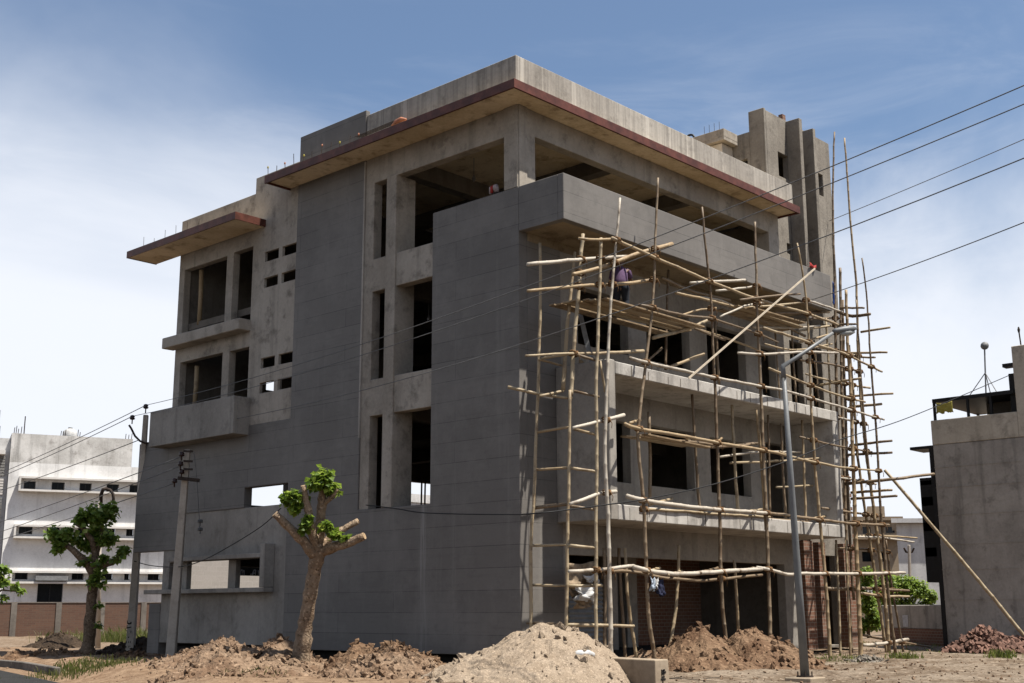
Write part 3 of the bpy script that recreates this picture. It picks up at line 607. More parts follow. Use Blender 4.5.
LED += [
 ([(806,300),(822,305),(842,312)], -1.9, .045, .04, 'bambA'), ([(812,345),(832,350),(858,356)], -1.2, .045, .04, 'bambA'), ([(800,360),(830,364),(861,372)], -1.7, .04, .04, 'bambD'),
 ([(806,374),(835,382),(870,388)], -1.0, .04, .045, 'bambA'), ([(812,412),(840,418),(868,425)], -1.4, .045, .04, 'bambA'), ([(800,437),(838,446),(872,452)], -1.9, .04, .035, 'bambD'),
 ([(826,476),(850,479),(876,484)], -1.2, .04, .04, 'bambA'), ([(822,508),(848,512),(884,517)], -1.4, .045, .04, 'bambA'), ([(836,548),(862,549),(888,552)], -1.0, .04, .04, 'bambD'),
 ([(700,330),(735,341),(768,354)], -.9, .045, .04, 'bambA'), ([(650,316),(690,327),(725,340)], -1.0, .045, .045, 'bambD'), ([(765,344),(795,350),(832,344)], -1.5, .035, .035, 'bambA'),
 ([(676,293),(712,301),(752,312)], -1.3, .05, .045, 'bambA'), ([(742,307),(770,306),(806,302)], -1.4, .04, .04, 'bambA'), ([(752,327),(790,328),(820,326)], -1.2, .045, .04, 'bambA'),
]
UPR += [([(826,318),(829,370),(832,430),(835,500)], -.8, .04, .05, 'bambA'), ([(856,300),(860,360),(864,420),(869,470)], -2.0, .03, .045, 'bambA'), ([(814,340),(817,380),(820,415)], -.7, .035, .04, 'bambD'),
 ([(775,330),(777,360),(780,400)], -.6, .035, .035, 'bambD'), ([(836,540),(838,580),(840,640)], -1.4, .045, .05, 'bambA'), ([(846,540),(848,590),(850,645)], -1.9, .04, .05, 'bambA')]
CROSS = [  # pieces that run in and out of the wall: (x,y,Y) ends
 ([(840,308,-.9),(864,308,-2.3)], .045), ([(836,311,-.8),(850,316,-1.5),(870,314,-2.4)], .07), ([(840,324.5,-.8),(856,324,-2.2)], .045),
 ([(861,332,-1.6),(890,327.4,-2.7)], .05), ([(848,353,-.8),(887,352.3,-2.4)], .05), ([(850,357,-.8),(875,357.4,-2.2)], .045),
 ([(815,386,-.6),(861,378,-2.2)], .05), ([(842,396.5,-.8),(893,393.5,-2.6)], .05), ([(850,407,-.9),(881.6,404,-2.2)], .06),
 ([(850,445.5,-1.),(892,440.7,-2.5)], .055), ([(846,455,-.8),(892,452.5,-2.5)], .055), ([(845,484,-.8),(889,479.5,-2.2),(910,477,-2.6),(934,474,-3.0)], .065),
 ([(851,492.5,-.9),(892,490,-2.4)], .055), ([(851,498.8,-1.),(897,496,-2.6)], .055), ([(842,523,-1.),(862,521,-2.2)], .05),
 ([(539,359.4,-.6),(562.5,365.6,-.6)], .04), ([(574,353.7,-1.6),(600,361.5,-1.95)], .045), ([(540,359,-.55),(570,353.5,-1.55)], .04),
 ([(508,387,-.3),(540,394,-.7),(571.7,398.4,-1.5)], .05), ([(573.8,391,-1.5),(599.4,397,-1.95)], .04), ([(537,432.3,-.55),(569,427,-1.5)], .045),
 ([(573.8,429,-1.5),(597,435,-1.95)], .045), ([(535,469.6,-.5),(569.7,467.5,-1.5)], .04), ([(569.7,467.5,-1.5),(597,471.6,-1.95)], .045),
 ([(534,508,-.5),(569,504,-1.5)], .055), ([(569.7,506,-1.5),(597.3,510,-1.95)], .04), ([(531.8,545.4,-.45),(567,545,-1.5)], .04), ([(567,545,-1.5),(596.3,548,-1.95)], .045),
 ([(530,585,-.45),(567,585.6,-1.5)], .04), ([(567,585.6,-1.5),(602.6,585.6,-1.95)], .045), ([(527,623,-.4),(567,625,-1.5)], .04), ([(567,625,-1.5),(634,626,-1.9)], .05),
 ([(600,361,-1.95),(605,392,-1.9)], .04), ([(580,361,-.2),(590,372,-.4),(594,386,-.5)], .07),
 ([(648,571.5,-2.25),(660,568,-1.)], .05), ([(668,575,-2.25),(682,571,-1.)], .05), ([(700,573,-2.25),(722,567,-1.)], .05), ([(740,571,-2.25),(757,567,-1.)], .05),
 ([(652,504,-2.2),(672,498.5,-1.2)], .045), ([(700,510,-2.2),(724,507,-1.2)], .045), ([(744,512,-2.2),(762,509.5,-1.2)], .045), ([(806,520,-2.2),(827,516,-1.2)], .045),
 ([(684,436,-2.2),(690,441,-1.2)], .045), ([(716,443,-2.2),(722,438,-1.2)], .045), ([(740,447,-2.2),(763,441,-1.2)], .045), ([(630,423,-2.2),(641,420,-1.2)], .045),
]
ups = [];
for seq, Y, ra, rb, mm in UPR: bamboo(pl(seq, Y), ra, rb, 'upright_pole', M[mm if mm != 'bambA' or random.random() > .25 else 'bambD'])
for seq, Y, ra, rb, mm in LED: bamboo(pl(seq, Y), ra, rb, 'ledger_pole', M[mm if mm != 'bambA' or random.random() > .3 else random.choice(('bambD','bambW'))])
for seq, r in CROSS: bamboo([at(x, y, 'Y', Y) for x, y, Y in seq], r, r*.85, 'cross_pole', M[random.choice(('bambA','bambA','bambD'))])
# long raking prop at the right, and the pale plank laid diagonally across the front
a = at(884.5, 470, 'Y', -1.7); bq = at(1046, 662, 'Y', -5.2); bamboo([a, a.lerp(bq,.5)+Vector((0,0,.05)), bq], .06, .075, 'raking_prop', M['bambA'])
c = MB(); c.bar(at(688.8,378.3,'Y',-2.25), at(815,268.5,'Y',-2.5), .02, .05); o = c.build('diagonal_plank', M['palewood'], S); o['label'] = 'pale straight plank set diagonally'
c = MB(); c.bar(at(578,305,'Y',-.4), at(594,372,'Y',-.7), .04, .12); c.build('diagonal_plank', M['grey'], S)
# lashings where poles cross
def cross2(a, b, c_, d):
    r = (b[0]-a[0], b[1]-a[1]); s = (d[0]-c_[0], d[1]-c_[1]); den = r[0]*s[1]-r[1]*s[0]
    if abs(den) < 1e-6: return None
    t = ((c_[0]-a[0])*s[1]-(c_[1]-a[1])*s[0])/den; u = ((c_[0]-a[0])*r[1]-(c_[1]-a[1])*r[0])/den
    if -.06 <= t <= 1.06 and -.06 <= u <= 1.06: return (a[0]+r[0]*t, a[1]+r[1]*t)
knots = []
for su, Yu, ra, rb, _ in UPR:
    for sl_, Yl, *_r in LED:
        if abs(Yu-Yl) > .45: continue
        for a_, b_ in zip(su, su[1:]):
            for c2, d2 in zip(sl_, sl_[1:]):
                q = cross2(a_, b_, c2, d2)
                if q and all(abs(q[0]-k[0])+abs(q[1]-k[1]) > 5 for k in knots): knots.append((q[0], q[1], (Yu+Yl)/2, (ra+rb)/2))
for seq, r in CROSS:
    for x, y, Y in (seq[0], seq[-1]):
        if x < 845 and all(abs(x-k[0])+abs(y-k[1]) > 6 for k in knots): knots.append((x, y, Y, .05))
for su, Yu, ra, rb, _ in UPR[:9]:     # splices along the tall uprights
    for k in (2, 4, 6):
        if k < len(su): knots.append((su[k][0], su[k][1]-9, Yu, .05))
for x, y, Y, r in knots[:96]:
    p = at(x, y, 'Y', Y); c = MB()
    for k in range(3):
        ang = (.7, -.7, 0)[k]; n_ = 9; ring = []
        for i in range(n_+1):
            t = 2*PI*i/n_; q = Vector((math.cos(t)*(r+.03), math.sin(t)*(r+.05), math.cos(t)*ang*(r+.03)))
            ring.append(p+q)
        c.tube(ring, .022, 5, cap=False)
    c.tube([p+Vector((.02,-r-.06,0)), p+Vector((.05,-r-.09,-.1)), p+Vector((.04,-r-.08,-.2))], .01, 4)
    c.build('lashing', M['rope'], S, smooth=True)
# plank working platforms
def deck(x0, y0, x1, y1, Y0, Y1, z, n, name='platform_plank'):
    for k in range(n):
        t = (k+.5)/n; Y = Y0+(Y1-Y0)*t; c = MB(); j = random.uniform
        c.bar((x0+j(-.35,.25), Y, z+j(-.03,.05)), (x1+j(-.3,.4), Y+j(-.1,.1), z+j(-.03,.05)), abs(Y1-Y0)/n*.93, .035); c.build(name, M[random.choice(('wood','wood','bambA'))], S)
pz = at(640, 309, 'Y', -1.9)
A0 = at(583,302,'Y',-1.4); A1 = at(692,325,'Y',-1.6)
deck(A0.x, 0, A1.x, 0, -1.95, -.55, pz.z, 8)
deck(at(640,440,'Y',-1.7).x, 0, at(700,444,'Y',-1.7).x, 0, -1.95, -1.3, at(690,444,'Y',-1.7).z-.03, 3)
deck(at(745,318,'Y',-1.5).x, 0, at(800,318,'Y',-1.5).x, 0, -1.75, -.7, at(790,322,'Y',-1.5).z, 4)

# ------------------------------------------------------------------ heaps of sand, soil and rubble
def heap(name, label, cat, m, prof, depth_c, half, seed, rough=.10, clod=0, clodm=None, group=None, zb=.1, lean=0., front=1.0):
    """heap whose ridge follows a list of pixel crest points at depth_c; half = slope half-width in metres"""
    crest = [dep(x, y, depth_c+(lean*(i/(max(1,len(prof)-1))-.5))) for i, (x, y) in enumerate(prof)]
    right = Vector((RT.x, RT.y, 0)).normalized(); fwd = Vector((FW.x, FW.y, 0)).normalized()
    s = [(p-CAM).dot(right) for p in crest]; dd = [(p-CAM).dot(fwd) for p in crest]; zz = [p.z for p in crest]
    st = .07; c = MB(); ni = int((s[-1]-s[0])/st)+1; nj = int(2*half/st)+1; vs = []
    def hgt(i, j):
        x = s[0]+(s[-1]-s[0])*i/(ni-1); k = 0
        while k < len(s)-2 and x > s[k+1]: k += 1
        t = (x-s[k])/(s[k+1]-s[k]); t = max(0, min(1, t)); tt = t*t*(3-2*t)*.5+t*.5
        zc = zz[k]+(zz[k+1]-zz[k])*tt; dc = dd[k]+(dd[k+1]-dd[k])*t
        v = -1+2*j/(nj-1); prof_ = max(0, 1-abs(v)**1.35)
        p = CAM+right*x+fwd*(dc+v*half*(front if v < 0 else 1.))
        gz_ = gz(p.x, p.y)-.12
        n = (fbm(p.x, p.y, 1.1, seed)*1.0+fbm(p.x, p.y, 3.3, seed+2)*.55+abs(fbm(p.x, p.y, 7.5, seed+5))*.5)*rough*min(1, 3*prof_+.1)
        return Vector((p.x, p.y, gz_+(zc-gz_)*prof_+n-rough*.15))
    for j in range(nj):
        for i in range(ni): vs.append(hgt(i, j))
    c.add(vs, [(j*ni+i, j*ni+i+1, (j+1)*ni+i+1, (j+1)*ni+i) for j in range(nj-1) for i in range(ni-1)])
    mid = vs[(nj//2)*ni+ni//2]; loc = Vector((mid.x, mid.y, gz(mid.x, mid.y)))
    rs = random.Random(int(seed*10))
    for _ in range(clod):
        q = vs[rs.randrange(len(vs))]; r = rs.choice((.03,.04,.05,.07,.11)); stone(c, q+Vector((0,0,r*.3)), r, rs)
    o = c.build(name, m, loc=loc, smooth=False); tag(o, label, cat, group); return o
def stone(c, p, r, rs, brick=False):
    ax = Vector((rs.uniform(-1,1), rs.uniform(-1,1), rs.uniform(-1,1))).normalized(); ay = ax.orthogonal().normalized(); az = ax.cross(ay)
    if brick: c.obox(p, ax*r*rs.uniform(.6,1.3), ay*r*rs.uniform(.4,.6), az*r*rs.uniform(.3,.45)); return
    d = [(1,0,0),(-1,0,0),(0,1,0),(0,-1,0),(0,0,1),(0,0,-1)]
    vs = [p+(ax*a*rs.uniform(.7,1.3)+ay*b*rs.uniform(.6,1.1)+az*e*rs.uniform(.5,.9))*r for a, b, e in d]
    c.add(vs, [(0,2,4),(2,1,4),(1,3,4),(3,0,4),(2,0,5),(1,2,5),(3,1,5),(0,3,5)])
heap('sand_heap', 'large pale sand heap in front of the building corner', 'sand heap', M['sand'], [(395,690),(440,668),(470,655),(490,645),(515,633),(540,625.5),(557,626),(580,634),(598,645),(614,656),(630,690)], 26, 3.0, 11., .1, 260)
heap('soil_heap', 'brown soil heap with a rounded top around the third scaffold pole', 'soil heap', M['dirt'], [(640,672),(655,657),(668,645),(685,634),(700,628),(715,636),(735,648),(752,664)], 29.3, 1.6, 21., .13, 260, front=1.4, group='soil heaps')
heap('soil_heap', 'brown soil heap with a broad top around the fourth scaffold pole, beside the street lamp', 'soil heap', M['dirt'], [(705,668),(722,643),(738,632),(752,628),(766,632),(785,641),(805,655),(828,672)], 29.8, 1.7, 22., .13, 300, front=1.5, group='soil heaps')
heap('soil_heap', 'low grey soil bank behind the concrete block', 'soil heap', M['dirt2'], [(606,668),(625,657),(645,651),(665,650),(690,660)], 30.5, 1.2, 23., .08, 140, group='soil heaps')
heap('soil_heap', 'soil heap with broken crest between the leaning pole and the pruned tree', 'soil heap', M['dirt2'], [(150,676),(170,660),(190,650),(208,645),(215,643),(224,638.5),(236,644),(250,648),(262,652)], 31.5, 2.0, 31., .14, 620, lean=-5, front=1.9, group='soil heaps')
heap('soil_heap', 'soil heap rising behind the foot of the pruned tree', 'soil heap', M['dirt2'], [(238,668),(252,650),(266,643),(278,638.5),(290,644),(300,652),(322,664),(340,676)], 30.2, 1.8, 32., .13, 500, lean=-2, front=1.9, group='soil heaps')
heap('soil_heap', 'soil heap with two peaks right of the pruned tree', 'soil heap', M['dirt'], [(322,678),(338,660),(350,648),(357,643.5),(366,648),(374,651),(384,645),(394,641),(404,647),(418,653),(432,656),(446,668)], 28.6, 1.8, 33., .13, 520, lean=-2, front=1.8, group='soil heaps')
heap('soil_heap', 'dark rounded soil mound by the left tree and brick wall', 'soil heap', M['dark_soil'], [(20,652),(34,645),(48,636),(60,632),(70,635),(80,642),(94,650)], 48, 2.0, 41., .1, 120, group='soil heaps')
heap('rubble_heap', 'dark heap of broken brick behind the writing on the upright pole', 'rubble heap', M['dark_soil'], [(96,658),(110,648),(125,643),(140,640),(155,640),(168,648),(180,660)], 41.5, 1.5, 42., .15, 220)
heap('soil_heap', 'small grey mound of spoil at the foot of the far scaffold pole', 'soil heap', M['rock'], [(838,668),(852,661),(866,658),(878,660),(895,668)], 33, .9, 51., .06, 160, group='soil heaps')
heap('soil_heap', 'low lumpy spread of soil in front, left of the pruned tree', 'soil heap', M['dirt2'], [(160,684),(185,668),(205,661),(232,655),(250,659),(275,664),(300,670),(330,686)], 27.2, 1.5, 61., .16, 420, front=1.3, group='soil heaps')
heap('soil_heap', 'low lumpy spread of soil in front, between the pruned tree and the sand', 'soil heap', M['dirt2'], [(312,684),(335,668),(362,658),(388,653),(412,657),(436,664),(452,684)], 26.4, 1.5, 62., .16, 420, front=1.2, group='soil heaps')
heap('soil_heap', 'low brown soil strewn with clods along the kerb, left of the left tree', 'soil heap', M['dirt'], [(-30,668),(0,655),(20,650),(40,652),(64,651),(84,656),(112,668)], 39, 1.3, 71., .12, 320, front=1.2, group='soil heaps')
heap('soil_heap', 'low brown soil between the left tree and the two utility poles', 'soil heap', M['dirt'], [(92,672),(106,660),(120,655),(140,653),(158,657),(176,668)], 38, 1.0, 72., .12, 260, front=1.2, group='soil heaps')
# brick rubble at the right, chunk on chunk
cr = MB(); rs = random.Random(5); cc = dep(985, 655, 38); right = Vector((RT.x, RT.y, 0)).normalized(); fwd = Vector((FW.x, FW.y, 0)).normalized()
for _ in range(1500):
    a = rs.uniform(-1.25, 2.6); b = rs.uniform(-1.6, 1.6)
    ea = abs(a)/1.25 if a < 0 else .35+a/4.2*.55 if a > .5 else a*.7
    hh = max(0, 1-(max(0,ea)**1.3) - (abs(b)/1.6)**1.6)
    if hh <= 0.02: continue
    p = cc+right*a+fwd*b; p.z = gz(p.x, p.y)+.78*hh*rs.uniform(.55, 1.0); stone(cr, p, rs.uniform(.05,.12), rs, brick=True)
tag(cr.build('brick_rubble_heap', M['brk'], loc=(cc.x,cc.y,.3)), 'heap of red broken bricks before the grey end wall', 'rubble heap')
# loose stones and clods over the verge: nobody would count them
lo = MB(); rs = random.Random(9)
for _ in range(4200):
    px = rs.uniform(-20, 1040); d = rs.uniform(22, 42); p = dep(px, 660, d)
    if p.x-edge_x(p.y) < .4 or p.y < -15: continue
    if p.x > 0 and p.y > 0 and p.x < 17 and p.y < 15.4: continue
    r = rs.choice((.01,.012,.015,.015,.02,.02,.025,.03,.05)); p.z = gz(p.x, p.y)+r*.2; stone(lo, p, r, rs)
tag(lo.build('rubble_scatter', M['dirt2']), kind='stuff')
gr = MB()
def tuft(px, py, d, n, wx, wy, h):
    c0 = dep(px, py, d)
    for _ in range(n):
        p = c0+right*rs.gauss(0,wx)+fwd*rs.gauss(0,wy); p.z = gz(p.x, p.y)-.01
        a = rs.uniform(0,2*PI); hh = h*rs.uniform(.4,1.2); w_ = .012; t = Vector((math.cos(a),math.sin(a),0)); l = Vector((rs.uniform(-.5,.5),rs.uniform(-.5,.5),0))*hh
        gr.add([p-t*w_, p+t*w_, p+l*.4+Vector((0,0,hh*.7))+t*w_*.7, p+l+Vector((0,0,hh)), p+l*.4+Vector((0,0,hh*.7))-t*w_*.7], [(0,1,2,3,4)])
for a in ((70,667,33,420,.45,.8,.2),(97,668,32,380,.6,.6,.17),(82,672,31,200,.9,.5,.12),(255,676,27,420,.35,.4,.2),(240,678,26.5,160,.5,.4,.14),(850,652,34,200,.3,.7,.1),(905,664,35,220,.22,.3,.2),(935,655,40,260,1.,1.6,.08),(1003,661,34,260,.2,.25,.22),(110,640,55,900,1.2,1.,.5),(145,640,58,700,1.5,1.,.6),(880,640,46,500,2.5,2.,.12),(826,655,33,160,.3,.5,.09)): tuft(*a)
tag(gr.build('grass', M['grass']), kind='stuff')
# concrete block with painted marks
e = dep(655, 660, 24.5); zt = e.z
BK = thing('concrete_block', 'long rough concrete block half buried in sand, black marks on its end', 'concrete block', (e.x, e.y, .2))
c = MB(); c.hexa([(e.x,e.y,-.1),(e.x+.5,e.y,-.1),(e.x+.5,e.y+1.75,-.1),(e.x,e.y+1.75,-.1)], [(e.x,e.y,zt),(e.x+.45,e.y,zt),(e.x+.45,e.y+1.7,zt+.02),(e.x,e.y+1.7,zt+.02)])
c.build('block_body', M['block'], BK, bevel=.02, seg=2)
mk = MB()
def stroke(mb, x0, z0, x1, z1, w_, y): mb.bar((x0, y, z0), (x1, y, z1), .006, w_)
bz = zt-.26; bx0 = e.x+.2
for a in ((0,-.05,0,.07),(0,.03,.12,.06),(.03,-.01,.15,.02),(0,-.08,.1,-.07),(-.03,-.12,.13,-.12),(.03,-.12,.03,-.24),(.06,.07,.08,-.04)): stroke(mk, bx0+a[0], bz+a[1], bx0+a[2], bz+a[3], .035, e.y-.006)
mk.build('painted_mark', M['paint'], BK)
p = dep(583, 655.5, 24.6); c = MB(); c.tube([p+Vector((-.18,.1,0)), p+Vector((-.08,.05,.03)), p+Vector((.1,-.06,.03)), p+Vector((.2,-.12,0))], [.05,.08,.08,.05], 10)
tag(c.build('cement_bag', M['wcloth'], loc=p, smooth=True), 'small white bag lying on the sand beside the concrete block', 'bag')
# fallen branch
pts = [dep(956,671,30), dep(965,669,30.3), dep(980,668,30.4), dep(998,668.5,30.2), dep(1003,672,29.6), dep(1008,679,29)]
c = MB(); c.tube(pts, [.05,.055,.05,.05,.04,.025], 8); c.tube([pts[3], dep(1008,674,29.6), dep(1014,675,29.3)], [.04,.03,.02], 7); c.tube([pts[0]+Vector((.05,0,0)), dep(960,675,29.8)], [.04,.03], 7)
tag(c.build('fallen_branch', M['darkbark'], loc=pts[2], smooth=True), 'bent bare branch lying on the sand at the right', 'branch')

# ------------------------------------------------------------------ street lamp and utility poles
b = dep(805, 676, 25); gzb = gz(b.x, b.y)
LP = thing('street_lamp', 'grey tapered steel street lamp on a small concrete base before the scaffold', 'street lamp', (b.x, b.y, gzb))
t = plane(783, 366, b, FW*1.0); t = dep(783, 366, 25.6)
c = MB(); c.box(b.x-.3, b.x+.3, b.y-.3, b.y+.3, gzb-.2, b.z-.02); c.build('lamp_base', M['block'], LP, bevel=.02)
c = MB(); c.tube([b, b.lerp(t,.3), b.lerp(t,.6), t], [.092,.076,.062,.045], 14); c.build('lamp_pole', M['steel'], LP, smooth=True)
c = MB(); c.lathe(b+Vector((0,0,-.02)), [(0,.17),(.025,.17)], 12)
for k in range(4):
    q = b+Vector((math.cos(k*PI/2+.6)*.14, math.sin(k*PI/2+.6)*.14, 0)); c.tube([q, q+Vector((0,0,.09))], .015, 6)
c.build('base_bolt', M['iron'], LP)
h0 = dep(833, 333, 25.9); h1 = dep(857, 330, 26)
c = MB(); c.tube([t+Vector((0,0,-.25)), t, t.lerp(h0,.25)+Vector((0,0,-.01)), h0], [.055,.052,.042,.035], 10); c.build('lamp_arm', M['steel'], LP, smooth=True)
d = (h1-h0); c = MB(); pr = [(0,.035),(.12,.055),(.45,.075),(.8,.07),(1.,.02)]
c.tube([h0+d*u+Vector((0,0,.04)) for u,_ in pr], [r for _,r in pr], 12); lh = c.build('lamp_head', M['steel'], LP, smooth=True)
c = MB(); c.tube([h0+d*u+Vector((0,0,-.035)) for u in (.3,.5,.7,.9)], [.03,.068,.066,.02], 10); c.build('lamp_lens', M['lens'], lh, smooth=True)

pa0 = at(130, 655, 'Z', .2); 
def same_depth(x, y, ref):
    dd = (ref-CAM).dot(FW); return dep(x, y, dd)
pa1 = same_depth(146, 409+6, pa0)
UA = thing('utility_pole', 'upright concrete utility pole with curved insulator arms and black painted writing', 'utility pole', pa0, 'utility poles')
def sqpole(mb, a, b_, w0, w1):
    x = Vector((.7,-.7,0)); y = Vector((.7,.7,0))
    mb.hexa([a-x*w0-y*w0, a+x*w0-y*w0, a+x*w0+y*w0, a-x*w0+y*w0], [b_-x*w1-y*w1, b_+x*w1-y*w1, b_+x*w1+y*w1, b_-x*w1+y*w1])
c = MB(); sqpole(c, pa0-Vector((0,0,.3)), pa1, .135, .075); c.build('pole_shaft', M['pole'], UA, bevel=.015)
def insul(mb, p, h=.22):
    mb.lathe(p, [(0,.02),(h*.45,.02),(h*.5,.07),(h*.62,.095),(h*.7,.06),(h*.82,.085),(h*.95,.06),(h,.02)], 10)
sd = lambda x, y: same_depth(x, y, pa0-FW*.2)
c = MB(); c.tube([sd(129,425),sd(131,428),sd(135,436),sd(140,441),sd(145,443),(sd(150,443)),sd(156,440),sd(161,438)], .035, 7); c.build('insulator_arm', M['iron'], UA, smooth=True)
iA = [sd(145.5,413), sd(132,424), sd(161,438)]
for q in iA:
    c = MB(); insul(c, q, .3); c.build('insulator', M['ceram'], UA, smooth=True)
c = MB(); rr = Vector((RT.x,RT.y,0)).normalized()
def glyph(segs, o, s):   # strokes in the plane facing the road
    for x0,z0,x1,z1 in segs: c.bar(o+rr*(x0*s)+Vector((0,0,z0*s)), o+rr*(x1*s)+Vector((0,0,z1*s)), .012, .045)
ofs = -Vector((FW.x,FW.y,0)).normalized()*.178
for (x, y), sg in zip(((130.9,622.5),(130.6,627),(130.3,631.5),(130,636),(129.7,641.5),(129.5,646)),
   ([(-1,.6,1,.6),(-1,0,0,-.6),(0,-.6,1,0)], [(-1,-.4,1,.1),(-1,.5,0,.6)], [(-1,.4,.9,.4),(.9,.4,.9,-.5)], [(-.8,.5,.9,.2),(-.2,-.5,.3,-.4)], [(-.8,-.7,-.8,.5),(.1,.6,.1,-.6),(.9,.3,.9,-.6)], [(-.8,.5,-.8,-.6),(.2,.6,.2,-.6),(.8,.5,.8,-.4)])):
    glyph(sg, same_depth(x, y, pa0)+ofs, .075)
c.build('painted_writing', M['paint'], UA)
pb0 = at(171, 650, 'Z', .25); pb0 = same_depth(171, 650, pa0-FW*4); pb1 = same_depth(187.5, 450, pb0)
UB = thing('utility_pole', 'leaning concrete utility pole with a bolted cross arm against the dark wall', 'utility pole', Vector((pb0.x,pb0.y,.2)), 'utility poles')
c = MB(); sqpole(c, pb0-Vector((0,0,.4)), pb1, .14, .085); c.build('pole_shaft', M['pole'], UB, bevel=.015)
sb = lambda x, y: same_depth(x, y, pb0-FW*.22)
c = MB(); c.bar(sb(178,478), sb(199.5,480.5), .09, .1); c.build('cross_arm', M['iron'], UB)
for y in (451, 461, 469): c = MB(); c.bar(sb(183.5,y), sb(192.5,y+.4), .05, .06); c.build('clamp_band', M['iron'], UB)
iB = [sb(181.5,456.5), sb(180.5,466), sb(181.5,474), sb(174.5,483)]
for q in iB: c = MB(); insul(c, q-Vector((0,0,.12)), .26); c.build('insulator', M['ceram'], UB, smooth=True)
c = MB(); c.tube([sb(194,452), sb(197,480), sb(199,515), sb(200,534)], .012, 5); insul(c, sb(200,526), .2); insul(c, sb(200,534), .2); c.build('drop_wire', M['wire'], UB)

hp = dep(98.5, 640, 47); HP = thing('utility_pole', 'slim grey pole behind the left tree with two dark hooked brackets on top', 'utility pole', Vector((hp.x,hp.y,.2)), 'utility poles')
c = MB(); c.tube([Vector((hp.x,hp.y,.1)), dep(100, 500, 47)], [.11,.07], 8); c.build('pole_shaft', M['pole'], HP, smooth=True)
c = MB(); c.tube([dep(101,503,47), dep(101,495,47), dep(103,489.5,47), dep(107,488.5,47)], .07, 7); c.build('hook_bracket', M['iron'], HP, smooth=True)
c = MB(); c.tube([dep(106,489,47), dep(110,490,47), dep(113,494,47), dep(113.5,499,47), dep(113,503,47)], .06, 7); c.build('hook_bracket', M['iron'], HP, smooth=True)
# ------------------------------------------------------------------ overhead wires
def wire(label, pts, r=.014, m='wire', sag=0., n=24):
    pts = [Vector(p) for p in pts]; out = []
    if len(pts) == 2:
        for i in range(n+1): t_ = i/n; out.append(pts[0].lerp(pts[1], t_)-Vector((0,0,sag*4*t_*(1-t_))))
    else:
        for i in range(len(pts)-1):
            p0 = pts[max(i-1,0)]; p1 = pts[i]; p2 = pts[i+1]; p3 = pts[min(i+2,len(pts)-1)]
            for k in range(8):
                q = k/8; out.append(.5*((2*p1)+(p2-p0)*q+(2*p0-5*p1+4*p2-p3)*q*q+(3*p1-p0-3*p2+p3)*q*q*q))
        out.append(pts[-1])
    c = MB(); c.tube(out, r, 6); tag(c.build('overhead_wire', M[m], smooth=True, loc=pts[0]), label, 'wire', 'overhead wires')
topz = Vector((0,0,.26))
wire('topmost overhead wire from the upright pole across the building to upper right', [iA[0]+topz, dep(1180, 18, 17)], .0095, 'wire', .55)
wire('second overhead wire just below the topmost one at upper right', [iA[1]+topz, dep(1180, 38, 17.5)], .0095, 'wire', .6)
wire('third overhead wire crossing the middle of the dark slab and parapet box', [iA[2]+topz, dep(1180, 94, 17)], .01, 'wire', .75)
wire('thin grey wire in the sky right of the tower', [at(829, 221, 'Y', .36), dep(1150, 84, 30)], .012, 'alu', .05)
wire('service wire from the dark parapet rising to the right edge below the others', [at(805,302,'Y',-1.49), dep(1150, 171, 22)], .012, 'wire', .1)
wire('thick black cable sagging across the scaffold up to the right building', [at(366,505,'X',-.05), at(395,508.5,'X',-.3), at(427,513,'X',-.5), at(500,514.5,'X',-1.), at(540,513,'Y',-2.6), at(604,505,'Y',-2.7), at(655,497.4,'Y',-2.75), at(722,482,'Y',-2.8), at(790,460,'Y',-2.9), at(842,439,'Y',-3), at(910,417,'Y',-3.2), at(1024,369,'Y',-3.6), at(1150,315,'Y',-4)], .015, 'black')
wire('left wire from the top of the upright pole to the left edge', [iA[0]+topz, dep(-60, 497, 62)], .013, 'wire', .15)
wire('left wire from the lower insulator of the upright pole, just under the top one', [iA[1]+topz, dep(-60, 500, 61)], .013, 'wire', .15)
wire('left wire crossing the top window band of the white building', [sd(139,440), dep(-60, 509, 60)], .014, 'wire', .12)
for q, yy, l in ((iB[0],541,'upper wire from the leaning pole to the left, over the left tree'), (iB[1],551,'middle wire from the leaning pole running left behind the upright pole'), (iB[3],557,'lowest wire from the leaning pole running left behind the upright pole')):
    wire(l, [q, dep(-60, yy, 62)], .014, 'wire', .1)
wire('loose black wire drooping from the upright pole to the pruned tree', [sd(134,561), sd(148,565), dep(167,567,38), dep(186,565.7,36), dep(212,556,34), dep(259,528,32), dep(281,508,30.5)], .014, 'black')

# ------------------------------------------------------------------ trees
def leaves(mb, c, rad, n, size, shell=.55):
    for _ in range(n):
        while True:
            d = Vector((random.uniform(-1,1), random.uniform(-1,1), random.uniform(-1,1)))
            if .05 < d.length < 1: break
        d = d.normalized()*(shell+(1-shell)*random.random())*(.75+.45*mnoise.noise(d*2.3+Vector((c.x,c.y,c.z))))
        p = c+Vector((d.x*rad[0], d.y*rad[0], d.z*rad[1]))
        nrm = (d*.6+Vector((random.gauss(0,.5), random.gauss(0,.5), random.gauss(.75,.5)))).normalized(); a = nrm.orthogonal().normalized(); a = (Matrix.Rotation(random.uniform(0,2*PI), 3, nrm) @ a); b_ = nrm.cross(a)
        L = size*random.uniform(.6,1.25); W = L*.42; dr = nrm*(-.18*L)
        mb.add([p, p+a*L*.45+b_*W-dr*.3, p+a*L+dr, p+a*L*.45-b_*W-dr*.3, p+a*L*.45+dr*.2], [(0,4,1),(4,2,1),(0,3,4),(4,3,2)])
